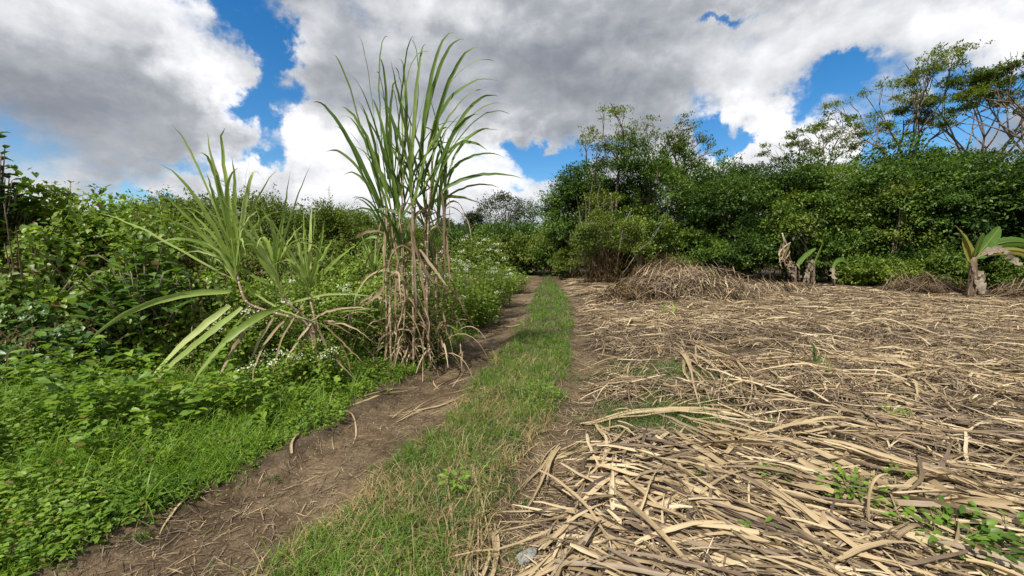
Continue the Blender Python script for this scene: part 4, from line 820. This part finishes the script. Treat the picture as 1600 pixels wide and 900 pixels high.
for st_, n_, c_ in ((s1, 18, (368, 425, 4.7)), (s2, 12, (430, 425, 4.8)), (s3, 10, (483, 450, 5.0))):
    q = P(*c_); a = U(0, 2*pi, n_); d_ = nrm(np.stack([np.cos(a)*.34 - .10, np.sin(a)*.34 - .1, np.ones(n_)], -1)); Dl = droop_lines(q + [0, 0, 1]*U(-.12, .10, (n_, 1)), d_, U(.7, 1.45, n_), U(.2, 1.8, n_), 16)
    blade_part('slender_blades', [(np.array([Dl[k, 0], Dl[k, 5], Dl[k, 10], Dl[k, 15]]), U(.024, .042)) for k in range(n_)], 'caneyel', st_)
def tuft(loc, H, spread, n, w, label, mat='caneyel', name='cane_tuft', bend=.6, cat='sugarcane'):
    t = thing(name, label, cat, loc); a = U(0, 2*pi, n); d = nrm(np.stack([np.cos(a)*spread*U(.2, 1, n), np.sin(a)*spread*U(.2, 1, n), np.ones(n)], -1)); p = np.array(loc) + np.stack([np.cos(a), np.sin(a), 0*a], -1)*.02
    mb = MB(); C = droop_lines(p, d, H*U(.55, 1.05, n), bend*U(.2, 1.6, n), 12); strips(mb, C, cane_w(n, 12, w*U(.7, 1.2, n)), up=facing(n, 12), fold=.2, twist=rng.normal(size=n)*.5); build('blades', mb, M[mat], t)
    sm = MB(); limb(sm, np.array(loc) - [0, 0, .03], np.array(loc) + [0, 0, H*.25], .012, .008, 5, .02, 6); build('cane_stalk', sm, M['stalk'], t); return t
def tuft_at(px, y, d, top, *a, **k):
    g = P(px, y, d); tuft(g, (P(px, top, d)[2] - g[2])*1.05, *a, **k)
tuft_at(262, 400, 6.0, 318, .30, 12, .05, 'pale upright cane tuft standing behind the broad leaved shrub')
tuft_at(190, 395, 6.2, 345, .8, 10, .05, 'spreading yellow green cane tuft on top of the vine bank')
tuft_at(160, 390, 6.0, 330, .9, 8, .035, 'thin cane tuft next to the light green sapling')
tuft_at(585, 425, 8.0, 362, .5, 22, .04, 'yellow green cane tuft in the scrub left of the tall clump')
tuft_at(420, 400, 7.0, 355, .6, 14, .045, 'cane tuft half hidden behind the leaning cane')
tuft_at(330, 420, 6.2, 360, .7, 12, .045, 'low cane tuft between hedge and leaning cane')
for px, py, top, n_, lab in ((1036, 500, 470, 7, 'small green cane shoot on the straw in front of the heap'), (1052, 498, 472, 6, 'bright green cane shoot, right of a similar one before the heap'), (1290, 597, 560, 5, 'tiny light green shoot in the straw beside the dark seedling'), (1045, 470, 455, 8, 'grass tuft at the foot of the straw heap')):
    g = G(px, py); g[2] = h(g[0], g[1]); tuft(g, P(px, top, g[1])[2] - g[2] + .05, .35, n_, .03, lab, 'lush' if n_ == 8 else 'caneyel', 'cane_shoot', .4)
g = G(1273, 585); g[2] = h(g[0], g[1]); t = thing('seedling', 'single dark green pointed seedling standing in the straw', 'seedling', g); mb = MB(); limb(mb, g, g + [0, 0, .30], .008, .005); build('stem', mb, M['twig'], t)
mb = MB(); n = 6; leaves(mb, g + np.stack([0*np.arange(n), 0*np.arange(n), np.linspace(.05, .24, n)], -1), np.stack([rng.normal(size=n)*.3, rng.normal(size=n)*.3, np.ones(n)], -1), np.array([0, -1., .2]) + rdir(n)*.5, .17, .05, 'leaf'); build('foliage', mb, M['dark'], t)

def weed_plant(px, py, r, n, size, label, mat='weed', H=.14):
    g = G(px, py); g[2] = h(g[0], g[1]) + (.03 if px > 900 else 0); t = thing('leafy_weed', label, 'weed', g); a = U(0, 2*pi, n); rr = r*np.sqrt(U(0, 1, n)); p = g + np.stack([np.cos(a)*rr, np.sin(a)*rr, U(.02, H, n)], -1)
    mb = MB(); d = np.stack([np.cos(a), np.sin(a), U(-.1, .7, n)], -1); leaves(mb, p, d, np.array([0, -.2, 1.]) + rdir(n)*.35, size*U(.6, 1.3, n), size*.62, 'leaf'); build('foliage', mb, M[mat], t)
    sm = MB(); k = max(4, n//8); C = bez(np.stack([np.tile(g, (k, 1)), g*.5 + p[:k]*.5 + [0, 0, .02], p[:k]*.9 + g*.1 + [0, 0, .01], p[:k]], 1), 6); tubes(sm, C, np.full((k, 6), .002), 4); build('stem', sm, M['weed'], t)
for a_ in ((710, 775, .09, 50, .040, 'leafy weed beside upright dry leaves in the grass strip'), (1325, 815, .16, 120, .045, 'green weed pushing through the straw near the upright broad dry leaf'), (1210, 795, .10, 60, .045, 'small green weed under crossing dry leaves'),
           (1480, 885, .22, 150, .055, 'largest green weed growing through the straw at the near edge'), (1570, 875, .16, 90, .05, 'green weed in the straw right of the largest one'), (1400, 790, .08, 40, .035, 'small weed between curled pale dry leaves'), (1095, 790, .06, 30, .03, 'small weed beneath the fan of dry leaves'), (1180, 880, .08, 40, .04, 'green weed low in the gap between dry leaves'), (1400, 680, .10, 40, .04, 'weed sprig in the middle of the straw'), (845, 620, .22, 120, .035, 'bright round weed patch at the right side of the grass strip')):
    weed_plant(*a_)

# ------------------------------------------------ bananas
M['banana'] = fibremat('banana_blade', [(.0, (.045, .10, .018)), (.5, (.09, .19, .03)), (1, (.20, .30, .07))], .35, .4)
M['bananay'] = fibremat('banana_blade_yellowing', [(.0, (.16, .14, .03)), (.5, (.30, .30, .06)), (1, (.45, .36, .12))], .35, .5)
M['bananad'] = fibremat('banana_blade_dead', [(.0, (.12, .09, .06)), (.5, (.27, .22, .16)), (1, (.50, .44, .35))], .2, .7)
M['pseudo'] = barkmat('banana_stem_skin', [(.3, (.10, .06, .04)), (.55, (.15, .10, .065)), (.75, (.30, .24, .17))], 9, .5, (1, 1, .3))
def ban_leaf(parent, C, w, mat, name='leaf', rag=.25, crump=0, fold=.12):
    K = 22; C = bez([C], K); t = np.linspace(0, 1, K); W_ = w*np.clip(np.minimum(t*6, 1), .08, 1)*np.sqrt(np.clip(1 - (np.maximum(0, t-.5)/.5)**2.4, .01, 1))*(1 - rag*rng.rand(K))
    C = C + rng.normal(size=C.shape)*crump*.03; mb = MB(); strips(mb, C, W_[None], up=facing(1, K, .4), fold=fold, twist=rng.normal()*.5); o = build(name, mb, M[mat], parent)
    mb = MB(); tubes(mb, C - [0, .004, .006], np.linspace(.018, .006, K)[None], 5); build('midrib', mb, M['bananad' if mat == 'bananad' else 'bananay'], o); return o
d = 15.0; g = G(1519, 466); g[2] = h(g[0], g[1]); d = g[1]
ban = thing('banana_plant', 'banana plant with yellowing leaf, green paddles and a torn pale hanging leaf', 'banana plant', g)
mb = MB(); limb(mb, g - [0, 0, .1], P(1521, 402, d), .17, .09, 9, .03, 10); build('trunk', mb, M['pseudo'], ban, smooth=True)
pl = lambda pts, dd=0: px_leaf(pts, d, d + dd, 0)
ban_leaf(ban, pl([(1521, 405), (1516, 385), (1508, 370), (1492, 352)]), .42, 'bananay'); ban_leaf(ban, pl([(1519, 412), (1510, 400), (1510, 390), (1504, 372)]), .30, 'bananay')
ban_leaf(ban, pl([(1522, 405), (1535, 390), (1550, 372), (1562, 354)], .3), .50, 'banana', rag=.1); ban_leaf(ban, pl([(1522, 402), (1524, 390), (1530, 376), (1536, 364)], -.3), .26, 'banana', rag=.05)
ban_leaf(ban, pl([(1524, 403), (1550, 376), (1590, 370), (1625, 386)], .4), .42, 'banana', rag=.3, fold=-.2); ban_leaf(ban, pl([(1524, 406), (1560, 385), (1610, 384), (1618, 412)], .5), .40, 'bananay', rag=.35, fold=-.2)
o = ban_leaf(ban, pl([(1524, 404), (1560, 376), (1575, 392), (1594, 418)], -.2), .34, 'bananad', rag=.6, crump=1); o['label'] = 'torn pale dead leaf'
ban_leaf(ban, pl([(1524, 425), (1530, 430), (1532, 445), (1536, 460)], -.3), .34, 'bananad', rag=.4, crump=1); ban_leaf(ban, pl([(1520, 408), (1519, 420), (1518, 440), (1512, 462)], -.25), .16, 'bananad', rag=.4, crump=1); ban_leaf(ban, pl([(1522, 412), (1526, 430), (1524, 445), (1525, 462)], -.3), .14, 'bananad', rag=.4, crump=1)
for (px, py, lab, gl, dl) in ((1243, 453, 'low banana plant with shrivelled cream leaves under the dead palm fronds', [((1243, 420), (1250, 405), (1262, 395), (1275, 388))], [((1240, 412), (1236, 410), (1238, 420), (1240, 436)), ((1246, 412), (1250, 416), (1247, 426), (1250, 440)), ((1240, 410), (1228, 412), (1232, 424), (1240, 434))]),
        (1272, 452, 'low banana plant with hanging cream leaf, between two others', [((1270, 418), (1275, 400), (1282, 388), (1285, 380)), ((1270, 418), (1262, 405), (1255, 400), (1246, 400))], [((1268, 405), (1270, 408), (1268, 420), (1270, 432)), ((1272, 410), (1264, 410), (1262, 424), (1258, 440))]),
        (1303, 455, 'low banana plant with one narrow white dead leaf, next to the grey debris', [((1300, 420), (1305, 405), (1315, 400), (1326, 415)), ((1298, 425), (1290, 410), (1288, 404), (1280, 402)), ((1300, 430), (1296, 430), (1295, 440), (1296, 447))], [((1298, 420), (1302, 420), (1302, 430), (1305, 442))])):
    g = G(px, py); g[2] = h(g[0], g[1]); d = g[1]; t = thing('banana_plant', lab, 'banana plant', g); mb = MB(); limb(mb, g - [0, 0, .1], P(px, 416, d), .07, .04, 7, .05, 8); build('trunk', mb, M['pseudo'], t, smooth=True)
    for q in gl[:1]: ban_leaf(t, px_leaf(q, d, d + .3, 0), .22, 'banana', rag=.2)
    for q in dl: ban_leaf(t, px_leaf(q, d, d - .3, 0), .18, 'bananad', rag=.6, crump=1.6)
g = P(1222, 366, 17.2); t = thing('dead_palm_frond', 'bunch of dead pale palm fronds hanging at the dark wood edge', 'palm frond', g)
for q in ([(1222, 364), (1232, 372), (1226, 380), (1216, 398)], [(1222, 364), (1236, 376), (1232, 388), (1226, 400)]):
    mb = MB(); limb(mb, P(*q[0], 17.2), P(*q[2], 17.1), .03, .012, 6, .05, 5); st = build('midrib', mb, M['paletrunk'], t)
sp_ = [(px_leaf([(1226 + U(-8, 10), 384 + U(-6, 10)), (1224 + U(-10, 14), 392), (1222 + U(-16, 18), 400 + U(0, 6)), (1222 + U(-22, 22), 412 + U(-4, 10))], 17.1, 16.9, 0), .055) for _ in range(14)]
blade_part('leaflets', sp_, 'deadleaf', t, 10)

# ------------------------------------------------ heaps
def heap(px, d, H, rx, ry, label, mats, n, name='straw_heap', Ls=(.5, 1.2), w=.028, cat='heap', core='soil'):
    g = ground_at(px, d); t = thing(name, label, cat, g); v = []; K = 28; J = 9
    for j in range(J):
        e_ = (pi/2)*j/(J-1); 
        for k in range(K):
            a = 2*pi*k/K; s = .95 + .5*float(vnoise(np.cos(a)*2 + 9, np.sin(a)*2 + e_*1.6, 1.9, int(px))); v.append(g + np.array([cos(a)*cos(e_)*rx*s*.93, sin(a)*cos(e_)*ry*s*.93, sin(e_)**1.1*H*.88*s - .06]))
    idx = np.arange(J*K).reshape(J, K); nx = np.roll(idx, -1, 1); q = np.stack([idx[:-1], nx[:-1], nx[1:], idx[1:]], -1).reshape(-1, 4); mb = MB(); mb.add(np.array(v), [q]); build('core', mb, M[core], t, smooth=True)
    for mt, nn in zip(mats, n):
        a = U(0, 2*pi, nn); e_ = np.arcsin(U(0, 1, nn)); s = 1 + .5*vnoise(np.cos(a)*2 + 9, np.sin(a)*2 + e_*1.6, 1.9, int(px)) + .12*rng.normal(size=nn); p = g + np.stack([np.cos(a)*np.cos(e_)*rx*s, np.sin(a)*np.cos(e_)*ry*s, np.sin(e_)**1.1*H*s], -1)
        tg = np.stack([-np.sin(a), np.cos(a), 0*a], -1); dn = np.stack([np.cos(a)*.8, np.sin(a)*.8, -.6 + 0*a], -1); dr = nrm(tg*rng.normal(size=(nn, 1)) + dn*rng.normal(size=(nn, 1))*1.1 + rdir(nn)*.35)
        L = U(*Ls, nn); C = droop_lines(p - dr*L[:, None]*.5, dr, L, U(.0, .9, nn), 8); C[..., 2] = np.maximum(C[..., 2], h(C[..., 0], C[..., 1]) + .01); mb = MB(); strips(mb, C, straw_w(nn, 8, w*U(.6, 1.3, nn)), fold=.25, twist=rng.normal(size=nn)); build('loose_leaves' if mt != 'twig' else 'twigs', mb, M[mt], t)
    return t
heap(1075, 14.2, .95, 2.0, 1.3, 'big heap of dry cane leaves in front of the dark wood', ('straw', 'strawdark'), (1700, 1500), Ls=(.35, 1.0), w=.024)
heap(985, 13.6, .50, 1.0, .8, 'low dark end of straw at the left foot of the big heap', ('strawdark', 'brown'), (400, 300))
heap(1160, 16.0, .45, 2.6, 1.2, 'low straw ridge sloping down right from the big heap', ('straw', 'strawdark'), (800, 500))
heap(1040, 19.5, 1.25, 2.0, 1.0, 'tangle of thin grey twigs behind the big straw heap', ('strawdark', 'brown'), (350, 500), 'brush_heap', (.6, 1.6), .022)
heap(1442, 16.6, .62, 1.7, .8, 'brush heap of bent dry stems left of the banana plant', ('strawdark', 'brown'), (420, 260), 'brush_heap', (.6, 1.7), .022)
heap(1605, 14.6, .5, 1.3, .8, 'brush heap of dry stems right of the banana plant', ('strawdark', 'brown'), (350, 200), 'brush_heap', (.6, 1.4), .024)
for px, py, w, lab in ((1268, 450, 1.1, 'pale grey dead banana trunk lying below the low banana plants'), (1310, 455, 1.3, 'grey split log lying at the end of the debris row'), (1340, 462, .6, 'short pale log on the straw right of the debris row')):
    g = G(px, py); g[2] = h(g[0], g[1]) + .05; mb = MB(); limb(mb, g - [w/2, .1, 0], g + [w/2, .15, .05], .10, .07, 8, .08, 8); tag(build('fallen_log', mb, M['pseudo'], None, g, smooth=True), lab, 'log')

# ------------------------------------------------ the dry leaves one can pick out, laid in sheaves as in the photograph
def sheaf(a, b, n, label, w=.034, sa=.08, sb=.16, arch=.05, z0=.05, curl=.12, mat='straw', group=None, over=.15):
    A, B = G(*a)[:2], G(*b)[:2]; w *= 1.12; arch *= .6; sb *= 1.2
    if curl <= .16: curl *= .45
    else: curl *= .5
    for k in range(n):
        a_ = A + rng.normal(size=2)*sa; b_ = B + rng.normal(size=2)*sb; v = b_ - a_; a_ = a_ - v*U(0, over); b_ = b_ + v*U(-over, over); L = np.linalg.norm(b_ - a_); K = 16; t = np.linspace(0, 1, K); nv = np.array([-(b_-a_)[1], (b_-a_)[0]])
        cu = rng.normal()*curl; xy = a_ + np.outer(t, b_ - a_) + np.outer(t*(1-t)*4*cu + np.sin(t*6 + rng.rand()*6)*.012, nv); z = h(xy[:, 0], xy[:, 1]) + mulch_h(xy[:, 0], xy[:, 1])*.7 + U(.3, 1)*z0 + abs(rng.normal())*arch*4*t*(1-t)
        C = np.column_stack([xy, z])[None]; wd = straw_w(1, K, w*U(.6, 1.25)); mb = MB(); strips(mb, C, wd, fold=U(-.3, .4), twist=rng.normal()*1.6)
        tag(build('dry_cane_leaf', mb, M[mat], None, C[0, 0]), label if n > 1 else label, 'dry leaf', (group or label) if n > 1 else None)
sheaf((1110, 785), (835, 900), 26, 'long tan leaf in the fan spreading toward the grey stone', .026, .10, .20)
sheaf((975, 830), (1150, 925), 20, 'long tan leaf in the sheaf running down from the fan to the near edge', .030, .07, .12)
sheaf((1000, 724), (1330, 772), 10, 'pale leaf in the sheaf lying across the bare patch edge', .040, .04, .10, .08)
sheaf((1075, 715), (1200, 850), 3, 'broad pale leaf crossing over the others below the green patch', .050, .03, .05, .10, .14)
sheaf((1045, 757), (1105, 895), 4, 'straight narrow leaf slanting down through the fan', .032, .03, .03, .03, .12)
sheaf((932, 672), (1008, 785), 3, 'curved pale leaf on bare soil left of the fan', .034, .02, .03, .04, .03)
sheaf((930, 660), (1190, 668), 5, 'long yellowish leaf arching over the green patch', .036, .02, .05, .07, .03, .06)
sheaf((868, 706), (935, 688), 6, 'short reddish leaf lying across the bare soil', .020, .04, .06, .01, .02)
sheaf((870, 700), (800, 795), 8, 'thin frayed leaf running down to the grass strip', .016, .02, .06, .02, .03)
sheaf((745, 738), (748, 900), 9, 'upright tan leaf of the taller sheaf in the grass', .020, .015, .04, .02, .03, .03)
sheaf((694, 750), (718, 900), 6, 'tan leaf of the left sheaf in the grass', .018, .012, .02, .01, .02, .03)
sheaf((768, 830), (745, 915), 4, 'tan leaf of the short sheaf beside the bare soil', .022, .01, .02, .02, .02)
sheaf((1280, 562), (1640, 606), 24, 'long straight leaf of the pale band across the middle of the field', .036, .12, .16, .05)
sheaf((1130, 580), (1330, 575), 10, 'flat lying leaf in the band near the dark seedling', .034, .12, .16, .03)
sheaf((1060, 555), (1112, 645), 7, 'leaf of the pale sheaf pointing down to the green patch', .034, .06, .08, .05)
sheaf((1090, 545), (1180, 630), 8, 'leaf of the sheaf fanning from the low straw tuft', .034, .05, .14, .06)
sheaf((1170, 722), (1500, 905), 22, 'long leaf of the broad diagonal sheaf on the right side', .034, .10, .16, .05, .07)
sheaf((1195, 790), (1310, 925), 15, 'broad leaf of the steep sheaf at the near edge', .038, .07, .12, .05, .08)
sheaf((1385, 745), (1440, 915), 8, 'bent broad leaf hanging down among curled ones', .036, .06, .09, .08, .08, .3)
sheaf((1285, 735), (1590, 830), 7, 'long narrow leaf crossing toward the far right weeds', .026, .08, .10, .06, .10)
sheaf((1425, 828), (1640, 838), 4, 'pale curled leaf lying over the weeds', .036, .05, .07, .10, .10, .3)
sheaf((1290, 640), (1560, 690), 12, 'greyish leaf lying in the darker middle of the field', .028, .20, .25, .04, mat='strawdark')
sheaf((1200, 700), (1330, 690), 8, 'short curled leaf above the diagonal sheaf', .034, .12, .15, .10, .06, .35)
sheaf((1400, 610), (1440, 650), 6, 'curled pale leaf looping above the flat straw', .034, .10, .12, .14, .05, .5)
g = G(1287, 905); top = P(1286, 798, g[1] + .12); C = bez([[g + [0, 0, .05], g*.7 + top*.3, g*.3 + top*.7, top]], 14); mb = MB(); strips(mb, C, (np.linspace(.055, .05, 14)*np.r_[np.ones(11), .85, .6, .3])[None], up=facing(1, 14, .05), fold=.1)
tag(build('dry_cane_leaf', mb, M['straw'], None, g), 'single broad dry leaf standing upright at the near edge', 'dry leaf')
for i, (pts, lab) in enumerate((([(1360, 870), (1345, 770), (1360, 735), (1392, 742)], 'pale leaf curled over like a hook behind the weed'), ([(1412, 900), (1395, 850), (1405, 826), (1440, 828)], 'pale leaf bent in a tight loop beside the largest weed'), ([(1385, 650), (1380, 612), (1395, 605), (1430, 640)], 'small pale leaf looped up from the middle of the field'), ([(1055, 708), (1052, 690), (1065, 672), (1073, 664)], 'short curled leaf standing in the green patch'), ([(980, 745), (975, 735), (985, 720), (990, 710)], 'reddish curled leaf tip standing at the sheaf end'))):
    g = G(*pts[0]); q = [P(x, y, g[1] + .02*k) for k, (x, y) in enumerate(pts)]; q[0][2] = h(q[0][0], q[0][1]); mb = MB(); C = bez([q], 16); strips(mb, C, straw_w(1, 16, .022), up=facing(1, 16, .9), fold=.3, twist=1.6); tag(build('dry_cane_leaf', mb, M['straw'], None, q[0]), lab, 'dry leaf')
for a, b, n, lab in (((238, 803), (345, 760), 4, 'thin pale leaf lying along the left edge of the track'), ((515, 690), (548, 658), 4, 'short pale leaf standing off the left edge of the track'), ((560, 628), (655, 598), 5, 'thin leaf crossing the track below the tall cane'), ((640, 640), (745, 600), 7, 'long thin leaf lying across the track near the tall cane'), ((700, 600), (740, 575), 5, 'dry leaf fallen at the foot of the tall cane'), ((740, 508), (830, 504), 4, 'dry leaf lying straight across the far track'), ((190, 640), (235, 630), 3, 'pale leaf lying on the weeds under the drooping blade')):
    sheaf(a, b, n, lab, .016, .09, .14, .015, .01, .3)
# grey stone
g = G(823, 862); g[2] = h(g[0], g[1]) + .012; mb = MB(); K, J = 22, 10; v = []
for j in range(J):
    e_ = -pi/2 + pi*j/(J-1)
    for k in range(K): a = 2*pi*k/K; s = 1 + .10*sin(2*a + 1) + .05*sin(5*a); v.append(g + np.array([cos(a)*cos(e_)*.050*s + .012*sin(a), sin(a)*cos(e_)*.062*s, sin(e_)*.022 + .006*sin(a*3)*cos(e_) + .012*cos(a)]))
idx = np.arange(J*K).reshape(J, K); nx = np.roll(idx, -1, 1); mb.add(np.array(v), [np.stack([idx[:-1], nx[:-1], nx[1:], idx[1:]], -1).reshape(-1, 4)])
M['stone'] = barkmat('grey_stone_skin', [(.35, (.10, .10, .095)), (.6, (.30, .30, .28))], 45, .4, (1, 1, 1)); tag(build('flat_stone', mb, M['stone'], None, g, smooth=True), 'flat pale grey stone on bare soil beside the dry leaves', 'stone')
